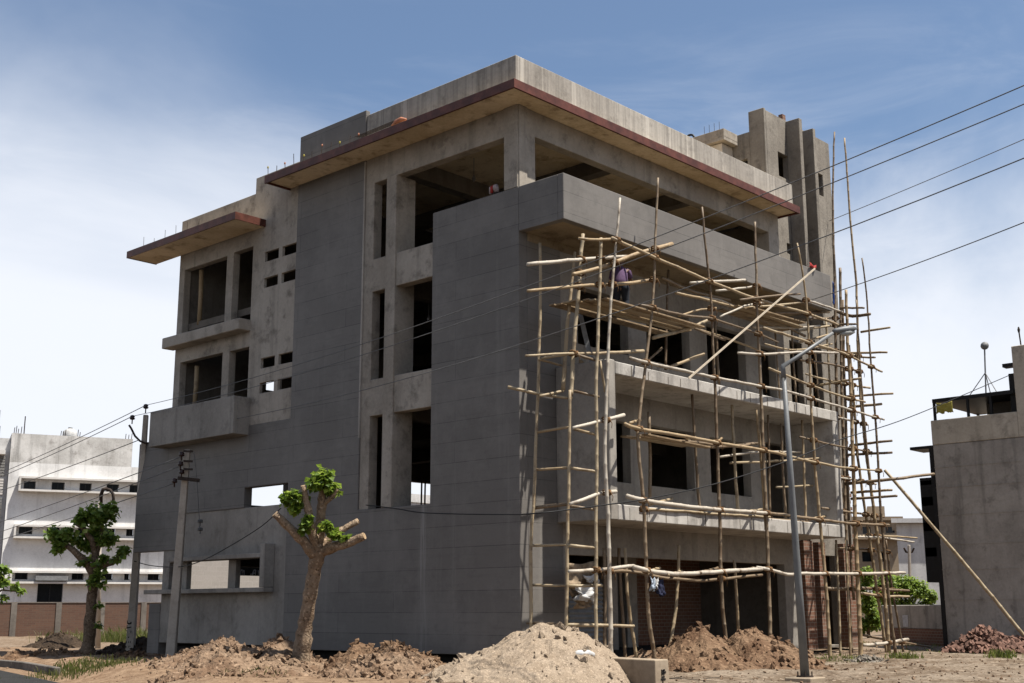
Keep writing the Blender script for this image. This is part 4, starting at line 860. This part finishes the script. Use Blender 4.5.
def limb(name, mat, parent, seq, d0, cut=None):
    pts = [dep(x, y, d0+dz) for x, y, r, dz in seq]; rr_ = [r for x, y, r, dz in seq]
    dense = []; dr = []
    for i in range(len(pts)-1):
        for k in range(5):
            t_ = k/5; q = pts[i].lerp(pts[i+1], t_); r = rr_[i]+(rr_[i+1]-rr_[i])*t_
            dense.append(q+Vector((random.uniform(-1,1),random.uniform(-1,1),0))*r*.13); dr.append(r*random.uniform(.92,1.1))
    dense.append(pts[-1]); dr.append(rr_[-1])
    c = MB(); c.tube(dense, dr, 12); o = c.build(name, mat, parent, smooth=True)
    if cut:
        e = (dense[-1]-dense[-3]).normalized(); c = MB(); c.tube([dense[-1]-e*.01, dense[-1]+e*.012], dr[-1]*.93, 10); c.build('cut_end', M['cut'], o)
    return o
D2 = 29.0; bt = dep(300, 664, D2)
T2 = thing('pruned_tree', 'hard pruned tree with bare sawn limbs and a small tuft of green on top', 'tree', (bt.x, bt.y, gz(bt.x, bt.y)))
tr = limb('trunk', M['bark'], T2, [(298,670,.3,0),(301,655,.21,0),(305,628,.175,0),(309,600,.165,0),(314,572,.16,0),(318,553,.17,0),(319,543,.14,0)], D2)
limb('limb', M['bark'], tr, [(315,555,.14,0),(303,541,.12,-.1),(290,528,.1,-.2),(275,514,.085,-.3)], D2, True)
limb('limb', M['bark'], tr, [(321,552,.13,0),(334,547,.12,-.2),(349,543,.1,-.3),(364,536,.09,-.4)], D2, True)
limb('limb', M['bark'], tr, [(320,546,.1,0),(335,534,.08,.3),(347,527,.075,.4),(358,521,.07,.5)], D2, True)
limb('limb', M['bark'], tr, [(316,548,.12,0),(312,530,.1,-.15),(308,510,.09,-.2),(303,486,.06,-.2)], D2, True)
limb('limb', M['bark'], tr, [(319,548,.13,0),(320,525,.12,.1),(322,502,.11,.1),(322,485,.05,.1)], D2)
limb('limb', M['bark'], tr, [(322,505,.07,.1),(332,497,.06,0),(337,489,.04,0)], D2)
cr = MB()
for x, y, r, n, dz in ((322,479,14,520,0),(315,484,9,160,-.2),(332,489,9,150,.1),(294,497,9,150,-.2),(287,500,8,110,-.1),(296,508,7,90,-.2),(303,500,7,70,-.1),(305,527,8,110,-.3),(309,519,5,40,-.3),(327,527,7,110,-.2),(336,535,7,80,-.3),(345,538,4,30,-.3)):
    leaves(cr, dep(x, y, D2+dz), (r/42, r/42), int(n*1.3), .15, .2)
cr.build('foliage', M['leafL'], T2)
D1 = 40.; bt1 = dep(89, 652, D1)
T1 = thing('leafy_tree', 'small leafy tree with a forked dark trunk before the white building', 'tree', (bt1.x, bt1.y, gz(bt1.x, bt1.y)))
tr = limb('trunk', M['darkbark'], T1, [(87,656,.27,0),(88,645,.2,0),(90,618,.17,0),(92,595,.155,0),(93,580,.15,0),(93,570,.15,0)], D1)
limb('limb', M['darkbark'], tr, [(93,572,.14,0),(84,561,.13,-.2),(74,551,.1,-.3),(64,543,.07,-.3)], D1)
limb('limb', M['darkbark'], tr, [(94,570,.12,0),(106,564,.11,-.3),(115,561,.09,-.4),(122,553,.05,-.4)], D1)
limb('limb', M['darkbark'], tr, [(94,572,.12,0),(95,555,.1,.2),(92,540,.09,.1),(82,527,.07,0),(74,523,.05,0)], D1)
limb('limb', M['darkbark'], tr, [(95,560,.1,.2),(100,540,.08,.3),(103,520,.05,.3)], D1)
cr = MB()
for x, y, r, n, dz in ((93,516,15,520,0),(106,515,13,380,.3),(82,519,9,200,-.2),(112,509,8,150,.3),(96,534,14,420,.4),(108,540,10,240,.1),(86,546,10,180,.3),(62,539,11,300,-.3),(53,534,8,160,-.3),(68,533,9,190,-.3),(58,547,7,90,-.3),(78,540,8,130,.3),(124,551,7,130,-.4),(118,558,6,70,-.4),(104,560,7,100,-.3),(97,576,6,70,-.3),(93,581,5,60,-.3),(100,568,6,70,-.2),(102,585,3,20,-.3),(99,606,3,26,-.3),(98,625,3,26,-.3),(84,562,6,60,-.2)):
    leaves(cr, dep(x, y, D1+dz), (r/26.5, r/27), int(n*.95), .19, .1)
cr.build('foliage', M['leaf'], T1)
pt = dep(-14, 640, 36)
T0 = thing('roadside_shrub', 'leafy twigs of a shrub reaching in at the left edge', 'shrub', (pt.x, pt.y, gz(pt.x, pt.y)))
c = MB(); c.tube([pt-Vector((0,0,.4)), dep(-16,610,36), dep(-10,585,36), dep(4,575,36)], [.1,.08,.06,.02], 7); c.tube([dep(-12,598,36), dep(2,590,36), dep(21,592,36)], [.05,.03,.012], 6); c.build('stem', M['darkbark'], T0, smooth=True)
cr = MB()
for x, y, r, n in ((-4,574,11,120),(3,570,6,40),(2,583,8,60),(14,587,5,24),(20,592,4,16),(-14,600,14,160),(4,598,5,20)): leaves(cr, dep(x, y, 36), (r/34, r/34), n, .19, .2)
cr.build('foliage', M['leaf'], T0)

# ------------------------------------------------------------------ left background: white building, shuttered neighbour, brick wall
wa = dep(12, 433, 78); wb = dep(133, 440, 81.)
tx = Vector((wb.x-wa.x, wb.y-wa.y, 0)); LW = tx.length; tx.normalize(); ty = Vector((-tx.y, tx.x, 0))
if ty.dot(FW) < 0: ty = -ty
w0 = Vector((wa.x, wa.y, 0)); ht = wa.z
WB = thing('white_building', 'long white painted building with bands of small windows and a grimy top', 'building', w0)
def wl(px, py): 
    q = plane(px, py, w0, ty); r = q-w0; return r.dot(tx), q.z
def lbox(mb, x0, x1, y0, y1, z0, z1, o=None):
    o = o or w0; f_ = lambda x, y, z_: o+tx*x+ty*y+Vector((0,0,z_))
    return mb.hexa([f_(x0,y0,z0),f_(x1,y0,z0),f_(x1,y1,z0),f_(x0,y1,z0)], [f_(x0,y0,z1),f_(x1,y0,z1),f_(x1,y1,z1),f_(x0,y1,z1)])
def lwall(mb, a0, a1, z0, z1, th, holes):
    m2 = MB(); wall(m2, 'Y', a0, a1, z0, z1, 0, th, holes); mb.add([w0+tx*x+ty*y+Vector((0,0,z_)) for x, y, z_ in m2.v], m2.f); return mb
rows = [(477,490,[(24,36),(52,65),(80,92),(107,119.5),(130,142),(158,170)],481,489), (525,537,[(19,33),(47,60),(78,90),(108,116),(126.6,134),(152,163)],526,534), (571,582,[(15,28),(72,84),(101,113),(124.5,130),(148,160),(172,184)],572.5,579.5)]
holes = []; 
for lt, lb, ws, wt, wbm in rows:
    for a_, b_ in ws:
        z1 = wl(24, wt)[1]; z0 = wl(24, wbm)[1]; holes.append((wl(a_,wt)[0], wl(b_,wt)[0], z0, z1))
dd0 = wl(38,581); dd1 = wl(62,603); holes.append((dd0[0], dd1[0], dd1[1], dd0[1]))
ex = wl(200, 470)[0]; zx = wl(133, 467)[1]
c = MB(); lwall(c, 0, ex, 0, zx-.01, .3, holes); lbox(c, 0, .3, .3, 12, 0, ht); lbox(c, LW-.3, LW, .3, 12, zx, ht); lbox(c, 0, LW, 11.7, 12, 0, ht); c.build('wall', M['white'], WB)
c = MB(); lwall(c, 0, LW, zx-.008, ht, .3, []); c.build('parapet_wall', M['whtop'], WB)
c = MB(); lbox(c, .3, LW-.3, .3, 11.7, ht-.9, ht-.7); lbox(c, LW, ex, .3, 12, zx-.3, zx-.1); c.build('roof', M['farw'], WB)
for lt, lb, ws, wt, wbm in rows:
    z1 = wl(24, lt)[1]; z0 = wl(24, lb)[1]; x0 = wl(ws[0][0]-3, lt)[0]
    c = MB(); lbox(c, x0, ex, -.6, -.01, z1-.12, z1); lbox(c, x0, ex, -.6, -.01, z0-.1, z0+.02); lbox(c, x0-.12, x0, -.6, -.01, z0-.1, z1); c.build('window_band', M['whclean'], WB)
for x0, x1, z0, z1 in holes:
    c = MB(); lbox(c, x0+.03, x1-.03, .18, .24, z0+.03, z1-.03); wn_ = c.build('window', M['glass'], WB)
    c = MB(); lbox(c, x0, x1, .14, .18, z0, z0+.06); lbox(c, x0, x1, .14, .18, z1-.06, z1); lbox(c, (x0+x1)/2-.03, (x0+x1)/2+.03, .14, .18, z0, z1); c.build('window_frame', M['frame'], wn_)
c = MB(); lbox(c, dd0[0]-.2, dd1[0]+.2, -.7, -.01, dd0[1]+.02, dd0[1]+.3); c.build('door_hood', M['grey'], WB)
tk, tz = wl(72, 434); tp = w0+tx*tk+ty*1.5; 
tnk = thing('water_tank', 'round white water tank on the roof of the white building', 'water tank', tp+Vector((0,0,ht-.7)))
c = MB(); c.lathe(tp+Vector((0,0,ht-.7)), [(0,.42),(.7,.42),(.78,.46),(1.2,.44),(1.35,.2),(1.38,.12)], 16); c.build('tank_body', M['wcloth'], tnk, smooth=True)
c = MB(); c.lathe(tp+Vector((0,0,ht+.68)), [(0,.14),(.07,.14)], 12); c.build('tank_lid', M['grey'], tnk)
c = MB()
for px in (14,16,18,21,61,63,65.5,78,80,126,129,132): 
    k, _ = wl(px, 434); q = w0+tx*k+ty*.15; c.tube([q+Vector((0,0,ht-.1)), q+Vector((.03,0,ht+random.uniform(.25,.5)))], .025, 4)
c.build('starter_bar', M['iron'], WB)
k, _ = wl(24.5, 434); q = w0+tx*k+ty*.6; c = MB(); c.tube([q+Vector((0,0,ht-.7)), q+Vector((0,0,ht+1.2))], .035, 5); tag(c.build('roof_mast', M['iron'], loc=q+Vector((0,0,ht-.7))), 'thin bare mast on the left end of the white building roof', 'mast')
NB = thing('shuttered_building', 'grey neighbour with louvred shutters at the far left edge', 'building', w0-tx*1.)
c = MB(); lbox(c, -9, -.02, .35, 12, 0, ht-.3); c.build('wall', M['farw'], NB)
for (y0, y1) in ((456,478),(478,497),(497,532),(532,600)):
    z1 = wl(8, y0)[1]; z0 = wl(8, y1)[1]+.15; c = MB(); n = int((z1-z0)/.16)
    for k in range(max(n,1)): lbox(c, -8.5, -.25, .26, .345, z0+(z1-z0)*(k+.1)/n, z0+(z1-z0)*(k+.8)/n)
    c.build('shutter', M['greysh' if y0 not in (478,532) else 'whclean'], NB)
zq = wl(5, 451)[1]; c = MB(); lbox(c, -9, -.3, -.5, .345, zq-.25, zq); c.build('ledge', M['whclean'], NB)
c = MB(); lbox(c, -3, -.7, .28, .345, zq+.2, zq+1.6); c.build('window', M['glass'], NB)
zq = wl(2, 430)[1]; c = MB(); lbox(c, -6, -.75, 1, 4, ht-.3, zq+1.4); c.build('roof_room', M['grey'], NB)
# brick wall
ba = dep(-60, 603, 65); bb = dep(215, 604, 73); tb = Vector((bb.x-ba.x, bb.y-ba.y, 0)); LB = tb.length; tb.normalize(); nb = Vector((-tb.y, tb.x, 0))
BW = thing('brick_wall', 'long low weathered red brick wall below the white building', 'wall', (ba.x, ba.y, .1))
def bwb(mb, x0, x1, y0, y1, z0, z1):
    f_ = lambda x, y, z_: Vector((ba.x,ba.y,0))+tb*x+nb*y+Vector((0,0,z_)); return mb.hexa([f_(x0,y0,z0),f_(x1,y0,z0),f_(x1,y1,z0),f_(x0,y1,z0)], [f_(x0,y0,z1),f_(x1,y0,z1),f_(x1,y1,z1),f_(x0,y1,z1)])
c = MB(); bwb(c, 0, LB, -.115, .115, -.2, ba.z); c.build('brick_panel', M['bwall'], BW)
k = 1.2
while k < LB: c = MB(); bwb(c, k, k+.3, -.17, .17, -.2, ba.z+.02); c.build('pillar', M['kerb'], BW); k += 2.35
c = MB(); bwb(c, 0, LB, -.15, .15, ba.z, ba.z+.05); c.build('coping', M['kerb'], BW)
# what shows through the ground floor windows
tq = at(184, 577, 'Y', 24); tr_ = at(266, 577, 'Y', 24)
c = MB(); c.box(tq.x, tr_.x, 24, 24.25, 0, 3.75); tag(c.build('block_wall', M['palew'], loc=(tq.x,24,0)), 'pale block wall seen through the ground floor window', 'wall')
BD = thing('shop_sign', 'black sign board with white letters seen through the right end of the ground floor window', 'sign', at(242,570,'Y',18.5))
a = at(236,566.5,'Y',18.5); b_ = at(262,576,'Y',18.5)
c = MB(); c.box(a.x-.05, b_.x+.1, 18.5, 18.56, b_.z, a.z+.6); c.build('board', M['paint'], BD)
c = MB(); hgt = (a.z-b_.z); W_ = (b_.x-a.x)
def lt(x0, z0, x1, z1): c.bar((a.x+W_*x0, 18.49, b_.z+hgt*z0), (a.x+W_*x1, 18.49, b_.z+hgt*z1), .012, .05)
for s_ in ((.04,.9,.04,.2),(.04,.9,.1,.5),(.18,.1,.18,.6),(.18,.6,.24,.6),(.24,.6,.24,.1),(.3,.6,.3,.1),(.24,.35,.3,.6),(.56,.1,.56,.25),(.62,.1,.68,.65),(.68,.65,.74,.65),(.74,.65,.74,.1),(.65,.3,.74,.3),(.84,.1,.84,.65)): lt(*s_)
c.build('lettering', M['paper'], BD)

a = at(404, 493.5, 'Y', 38); b_ = at(438, 493.5, 'Y', 38); c = MB(); c.box(a.x, b_.x, 38, 38.3, 0, a.z); c.box(a.x, b_.x, 37.9, 37.995, a.z-.5, a.z+.02)
tag(c.build('grey_wall', M['farw'], loc=(a.x,38,0)), 'grey far wall glimpsed through the lowest window of the strip', 'wall')
# ------------------------------------------------------------------ right background
XR = 20.0
def R_(px, py, X=XR): return at(px, py, 'X', X)
ye = R_(944.5, 641).y; e1 = R_(933.5, 420.5); zr = e1.z; ye = -1.3
RB = thing('end_wall_building', 'weathered grey building at the right edge with cream top band and roof canopy', 'building', (XR, ye, .3))
yt = R_(1014, 380).y; zt2 = R_(1014, 346).z
c = MB(); c.box(XR, XR+.3, -16, ye, .0, zr-.87).box(XR+.3, 32, ye-.3, ye, 0, zr-.87).box(XR+.3, 32, -16, -15.7, 0, zr-.87); c.build('wall', M['rb'], RB, bevel=.02)
c = MB(); c.box(XR-.015, XR+.3, yt, ye+.01, zr-.86, zr).box(XR+.3, 32, ye-.3, ye+.01, zr-.86, zr).box(XR-.015, XR+5, -16, yt-.004, zr-.86, zt2); c.build('roof_parapet', M['rbtop'], RB, bevel=.015)
c = MB(); 
for z_ in (1.9, 2.9, 3.75, 4.75, 5.7, 6.4): c.box(XR-.012, XR+.02, -16, ye, z_, z_+.03)
c.build('render_ledge', M['rb'], RB)
c = MB(); c.box(XR+.3, 32, -15.7, ye-.3, zr-1.4, zr-1.2); c.build('roof', M['dark'], RB)
# glazed frame on the far side
gb = MB(); z0 = R_(943,582).z; z1 = R_(930,480).z; gx0 = XR+.1; gx1 = XR+3
gb.box(gx0, gx1, ye+.02, ye+.62, z0, z0+.35).box(gx0, gx0+.12, ye+.02, ye+.62, z0+.35, z1).box(gx0, gx1, ye+.02, ye+.62, z1-.15, z1+.1)
for k in range(1,4): zz = z0+(z1-z0)*k/4; gb.box(gx0, gx1, ye+.02, ye+.6, zz, zz+.3)
fo = gb.build('bay_frame', M['frame'], RB)
c = MB(); c.box(gx0+.14, gx1, ye+.45, ye+.5, z0+.3, z1-.1); c.build('bay_glass', M['glass'], fo)
c = MB(); c.box(XR+.02, XR+.2, ye+.012, ye+.16, .3, zr-.9).box(XR+.1, XR+1.2, ye+.02, ye+.9, zr-.95, zr-.85); c.build('corner_post', M['frame'], RB)
# roof canopy with banner
q0 = R_(934, 400); q1 = R_(991, 393.5); q2 = R_(1013, 397)
CP = thing('roof_canopy', 'dark flat roof canopy on thin posts over the right building', 'canopy', (XR+.5, ye, zr))
c = MB(); c.hexa([(XR+.1,yt+.1,q0.z-.08),(XR+4,yt+.1,q0.z-.08),(XR+4,ye-.05,q0.z-.08),(XR+.1,ye-.05,q0.z-.08)], [(XR+.1,yt+.1,q0.z+.05),(XR+4,yt+.1,q0.z+.05),(XR+4,ye-.05,q0.z+.05),(XR+.1,ye-.05,q0.z+.05)]); c.build('canopy_roof', M['frame'], CP)
for y_ in (ye-.1, ye-1.3, yt+.9): c = MB(); c.box(XR+.1, XR+.18, y_-.04, y_+.04, zr, q0.z-.08); c.build('post', M['frame'], CP)
for y_ in (ye-.1, ye-1.3): c = MB(); c.box(XR+3.9, XR+3.98, y_-.04, y_+.04, zr-.2, q0.z-.08); c.build('post', M['frame'], CP)
c = MB(); c.box(XR+1.5, XR+3.8, yt+.1, yt+1.6, zr-.2, q0.z-.09); c.build('back_panel', M['dark'], CP)
b0 = R_(936, 401.5, XR+.06); b1 = R_(953, 411, XR+.06)
cloth('banner', [(XR+.06, b0.y, q0.z-.1), (XR+.06, b1.y, q0.z-.1), (XR+.06, b1.y, b1.z), (XR+.06, b0.y, b1.z)], M['yellow'], 'faded yellow banner hung under the roof canopy of the right building', 'banner', nrm=Vector((-1,0,0)), amp=.03, seed=4.)
m0 = R_(986, 394, XR+3)
AN = thing('antenna_mast', 'thin antenna mast on a tripod with a round dish on top, on the right building', 'antenna', m0)
mt = R_(984.5, 347, XR+3); c = MB(); c.tube([m0, mt], .03, 6); c.build('mast', M['grey'], AN)
for dx, dy in ((.5,.0),(-.3,.55),(-.3,-.55)): c = MB(); c.tube([m0+Vector((dx,dy,-.1)), m0.lerp(mt,.45)], .018, 5); c.build('leg', M['grey'], AN)
c = MB(); pr = [(-.1,.02),(-.06,.1),(0,.15),(.05,.15),(.08,.04)]; c.tube([mt+Vector((u,0,.05)) for u,_ in pr], [r for _,r in pr], 12); c.build('dish', M['grey'], AN, smooth=True)
# chimney flue and a lamp beside the taller part, mast on top
c = MB(); q = R_(1010, 385); c.box(XR+.3, XR+.5, q.y-.02, q.y+.14, zr, R_(1010,372).z).box(XR+.25, XR+.6, q.y-.05, q.y+.3, R_(1010,365).z, R_(1010,365).z+.12); tag(c.build('flue_pipe', M['frame'], loc=(XR+.4,q.y,zr)), 'short dark flue beside the taller part of the right building', 'flue')
q = R_(1013.5, 348); c = MB(); c.tube([Vector((XR+.3, q.y-.15, zt2)), Vector((XR+.3, q.y-.12, zt2+.55))], .025, 5); c.lathe((XR+.3, q.y-.12, zt2+.5), [(0,.03),(.1,.05),(.2,.02)], 8); tag(c.build('lightning_rod', M['iron'], loc=(XR+.3,q.y-.15,zt2)), 'short rod on the tall corner of the right building', 'rod')
# boundary wall, far buildings, bushes, far pole
v0 = dep(950, 640, 46); v1 = dep(886, 640, 50)
t3 = Vector((v1.x-v0.x, v1.y-v0.y, 0)); L3 = t3.length; t3.normalize(); n3 = Vector((-t3.y, t3.x, 0))
def gbox(mb, o, t_, n_, x0, x1, y0, y1, z0, z1):
    f_ = lambda x, y, z_: Vector((o.x,o.y,0))+t_*x+n_*y+Vector((0,0,z_)); return mb.hexa([f_(x0,y0,z0),f_(x1,y0,z0),f_(x1,y1,z0),f_(x0,y1,z0)], [f_(x0,y0,z1),f_(x1,y0,z1),f_(x1,y1,z1),f_(x0,y1,z1)])
zw = dep(920, 605, 48).z
VW = thing('boundary_wall', 'low grey plastered boundary wall joining the right building, brick at its foot', 'wall', (v0.x, v0.y, .2))
c = MB(); gbox(c, v0, t3, n3, 0, L3, -.12, .12, .85, zw); c.build('wall_panel', M['rb'], VW, bevel=.02)
c = MB(); gbox(c, v0, t3, n3, 0, L3, -.17, .17, -.1, .85); c.build('brick_footing', M['brick'], VW)
q = dep(905.5, 621, 47.6); c = MB(); pq = plane(905.5, 621, Vector((v0.x,v0.y,0))-n3*(.13 if n3.dot(FW) > 0 else -.13), n3); c.bar(pq-t3*.18, pq+t3*.18, .01, .45); tag(c.build('paper_notice', M['paper'], loc=pq), 'pale paper notice pasted on the low grey boundary wall', 'notice')
def block(name, label, m, pxl, pxr, top, d, deep, hs=(), cap=True):
    l = dep(pxl, top, d); r = dep(pxr, top, d); t_ = Vector((r.x-l.x, r.y-l.y, 0)); L = t_.length; t_.normalize(); n_ = Vector((-t_.y, t_.x, 0)); n_ = Vector((l.x-CAM.x, l.y-CAM.y, 0)).normalized()
    o = thing(name, label, 'building', (l.x, l.y, .2)); c = MB(); m2 = MB()
    hz = [( (a-pxl)/(pxr-pxl)*L, (b_-pxl)/(pxr-pxl)*L, dep(a, y1, d).z, dep(a, y0, d).z) for a, b_, y0, y1 in hs]
    wall(m2, 'Y', 0, L, 0, l.z, 0, .3, hz); c.add([Vector((l.x,l.y,0))+t_*x+n_*y+Vector((0,0,z_)) for x, y, z_ in m2.v], m2.f)
    gbox(c, l, t_, n_, 0, .3, .3, deep, 0, l.z); gbox(c, l, t_, n_, L-.3, L, .3, deep, 0, l.z); c.build('wall', m, o)
    for a, b_, z0, z1 in hz: c = MB(); gbox(c, l, t_, n_, a, b_, .2, .26, z0, z1); c.build('window', M['glass'], o)
    if cap: c = MB(); gbox(c, l, t_, n_, -.3, L+.3, -.5, deep, l.z+.02, l.z+.3); c.build('roof', m, o)
    return o, l, t_, n_, L
o, l, t_, n_, L = block('beige_house', 'beige flat roofed house far behind the scaffold at the right', M['beige'], 846, 899, 521, 95, 8, [(862,870,527,534),(885,894,527,533),(860,869,552,562),(876,882,552,562)])
zc = dep(870, 540, 95).z; c = MB(); gbox(c, l, t_, n_, -.2, L+.2, -.9, -.01, zc, zc+.35); c.build('ledge', M['beige'], o)
c = MB(); gbox(c, l, t_, n_, L*.42, L*.75, 1, 4, l.z+.3, l.z+1.2); c.build('roof_room', M['beige'], o)
o, l, t_, n_, L = block('pale_building', 'pale grey blank walled building between the beige house and the right building', M['farw'], 896, 960, 523.5, 80, 8, [(956,958,560,566)])
c = MB(); gbox(c, l, t_, n_, 2.05, 2.7, 1, 1.7, l.z+.3, l.z+.75); tag(c.build('blue_tank', M['blue'], loc=l), 'small blue tank on the roof edge of the pale grey building', 'water tank')
def bush(name, label, specs, d, m, sz, group=None, trunk=True):
    p = dep(specs[0][0], 630, d); o = thing(name, label, 'bush', (p.x, p.y, .2), group); c = MB()
    for x, y, r, n in specs: leaves(c, dep(x, y, d), (r/FPX*d, r/FPX*d), n, sz, .35)
    c.build('foliage', m, o); c = MB()
    for x, y, r, n in specs[:3]: c.tube([Vector((p.x,p.y,.0)), dep((x+specs[0][0])/2, (y+640)/2, d), dep(x, y, d)], [.09,.06,.02], 6)
    c.build('stem', M['darkbark'], o, smooth=True)
bush('green_bush', 'bright green bush behind the low boundary wall, left of the far pole', [(890,585,16,2200),(905,586,15,2000),(918,590,13,1500),(878,592,12,1000),(931,597,8,500),(890,604,14,900),(908,606,14,900),(926,606,11,600)], 62, M['bushl'], .15)
bush('green_bush', 'bright green bush behind the thick scaffold pole', [(868,575,10,800),(866,590,12,1100),(868,606,12,1100),(874,620,12,1100),(862,625,10,700)], 56, M['bushl'], .14)
p = dep(909, 602, 70); UP3 = thing('utility_pole', 'thin far utility pole with a small forked crossarm over the bushes', 'utility pole', Vector((p.x,p.y,.2)), 'utility poles')
c = MB(); c.tube([Vector((p.x,p.y,.1)), dep(909, 545, 70)], .1, 6); c.build('pole_shaft', M['pole'], UP3)
c = MB(); c.tube([dep(904,548,70), dep(906,552,70), dep(909,553,70), dep(912,552,70), dep(914,548,70)], .06, 5); c.build('insulator_arm', M['iron'], UP3)
q = dep(866, 588, 52); cloth('white_tarp', [q, dep(872,590,52), dep(872,597,52), dep(866,594,52)], M['wcloth'], 'white tarp lying in the bush behind the thick scaffold pole', 'tarp', amp=.08, seed=2.)
# roof litter: orange bundle and bars on the eave
p = at(399, 121.5, 'X', -.75); c = MB(); c.tube([p+Vector((0,-.28,-.02)), p+Vector((0,-.1,.03)), p+Vector((0,.12,.02)), p+Vector((0,.3,-.04))], [.03,.07,.06,.02], 9)
tag(c.build('orange_bundle', M['orange'], loc=p, smooth=True), 'orange plastic bundle lying on the red edged eave', 'bundle')
c = MB()
for k in range(4): c.tube([p+Vector((.05,.2+.02*k,.02+.03*k)), p+Vector((.05,1.6+.1*k,.0+.03*k))], .012, 4)
tag(c.build('rebar_bundle', M['iron'], loc=p+Vector((.05,.9,0))), 'bundle of rusty bars lying on the eave beside the orange bundle', 'rebar')
q = at(494, 189, 'X', .1); c = MB(); c.tube([q+Vector((0,.11,-.12)), q+Vector((0,.06,.0)), q+Vector((0,-.06,.02)), q+Vector((0,-.12,-.1))], [.05,.1,.1,.05], 9); kq = c.build('cloth_bundle', M['pink'], loc=q, smooth=True); tag(kq, 'pale and red cloth bundle resting on the dark parapet at the corner window', 'cloth')
c = MB(); c.tube([q+Vector((-.06,.02,-.12)), q+Vector((-.09,-.01,.02)), q+Vector((-.03,-.03,.08))], [.04,.045,.03], 7); c.build('red_fold', M['redc'], kq, smooth=True)

# ------------------------------------------------------------------ worker on the platform
def worker():
    f = at(621, 296, 'Y', -1.15); f.z = pz.z+.03
    W = thing('person', 'worker in a purple shirt and dark trousers bending on the upper scaffold platform', 'person', f)
    fx = Vector((.8,.6,0)); sx = Vector((.6,-.8,0))   # facing along the wall, seen from behind and the side
    def P_(a, b, h): return f+fx*a+sx*b+Vector((0,0,h))
    V_ = []; E_ = []; R_s = []
    def v(p, r, par=None):
        V_.append(p); R_s.append(r)
        if par is not None: E_.append((par, len(V_)-1))
        return len(V_)-1
    pel = v(P_(0,0,.72), .14)
    ch = v(P_(.12,0,1.0), .15, pel); sh_ = v(P_(.22,0,1.2), .13, ch); nk = v(P_(.27,0,1.31), .05, sh_); hd = v(P_(.3,0,1.4), .085, nk); hd2 = v(P_(.32,0,1.5), .075, hd)
    hands = []
    for s in (-1, 1):
        hp = v(P_(0,.1*s,.68), .1, pel); kn = v(P_(.18,.12*s,.4), .07, hp); an = v(P_(.0,.12*s,.08), .045, kn); v(P_(.16,.13*s,.035), .035, an)
        s1 = v(P_(.22,.19*s,1.18), .065, sh_); el = v(P_(.3,.26*s,.94), .045, s1); wr = v(P_(.48,.2*s,.86), .032, el); hands.append((V_[wr], s))
    me = bpy.data.meshes.new('body'); me.from_pydata([tuple(p-f) for p in V_], E_, []); o = bpy.data.objects.new('body', me); me.materials.append(M['skin']); fin(o, W, f.copy())
    o.modifiers.new('skin', 'SKIN'); sv = me.skin_vertices[0].data
    for i, r in enumerate(R_s): sv[i].radius = (r, r)
    sv[0].use_root = True; sub = o.modifiers.new('sub', 'SUBSURF'); sub.levels = 2; sub.render_levels = 2
    for wr, s in hands:
        c = MB(); d_ = (fx*.9+Vector((0,0,-.3))).normalized(); c.tube([wr, wr+d_*.05, wr+d_*.1], [.028,.04,.036], 8)
        for k, ln in enumerate((.07,.085,.08,.06)):
            b_ = wr+d_*.095+sx*(.03-.02*k); c.tube([b_, b_+d_*ln*.6, b_+d_*ln*.8+Vector((0,0,-.03))], [.01,.009,.007], 6)
        b_ = wr+d_*.04-sx*.035*s; c.tube([b_, b_+d_*.04-sx*.02*s, b_+d_*.07-sx*.02*s], [.012,.011,.008], 6); c.build('hand', M['skin'], o, smooth=True)
    c = MB(); c.tube([P_(-.0,0,.7), P_(.06,0,.85), P_(.12,0,1.0), P_(.2,0,1.16), P_(.25,0,1.27)], [.17,.175,.185,.18,.09], 14)
    for s in (-1,1): c.tube([P_(.21,.13*s,1.2), P_(.23,.2*s,1.15), P_(.28,.25*s,1.0)], [.08,.08,.065], 9)
    c.build('shirt', M['purple'], W, smooth=True)
    c = MB()
    for s in (-1,1): c.tube([P_(0,.06*s,.76), P_(.02,.1*s,.66), P_(.17,.12*s,.42), P_(.08,.12*s,.24), P_(.0,.12*s,.1)], [.13,.125,.09,.075,.07], 10)
    c.build('trousers', M['denim'], W, smooth=True)
    c = MB(); hc = P_(.3,0,1.52); prf = [(-.07,.06),(-.03,.1),(.03,.1),(.08,.07),(.105,.02)]; c.tube([hc+Vector((0,0,u))-fx*.02 for u,_ in prf], [r for _,r in prf], 12); c.build('hair', M['hair'], W, smooth=True)
    c = MB(); fc = P_(.4,0,1.43); c.tube([fc-fx*.03+Vector((0,0,.03)), fc+fx*.02+Vector((0,0,-.01)), fc-fx*.02+Vector((0,0,-.025))], [.012,.016,.012], 6)
    for s in (-1,1): c.tube([fc-fx*.03+sx*.035*s+Vector((0,0,.03)), fc-fx*.022+sx*.035*s+Vector((0,0,.03))], [.012,.01], 6); c.tube([P_(.3,.085*s,1.42), P_(.3,.1*s,1.45), P_(.3,.085*s,1.48)], [.015,.02,.012], 6)
    c.tube([fc-fx*.03-sx*.025+Vector((0,0,-.06)), fc-fx*.015+Vector((0,0,-.062)), fc-fx*.03+sx*.025+Vector((0,0,-.06))], .008, 5); c.build('face', M['skin'], o, smooth=True)
worker()
print('platform z', pz.z, 'scaffold poles', len(UPR)+len(LED)+len(CROSS), 'knots', len(knots), 'objects', len(bpy.data.objects))
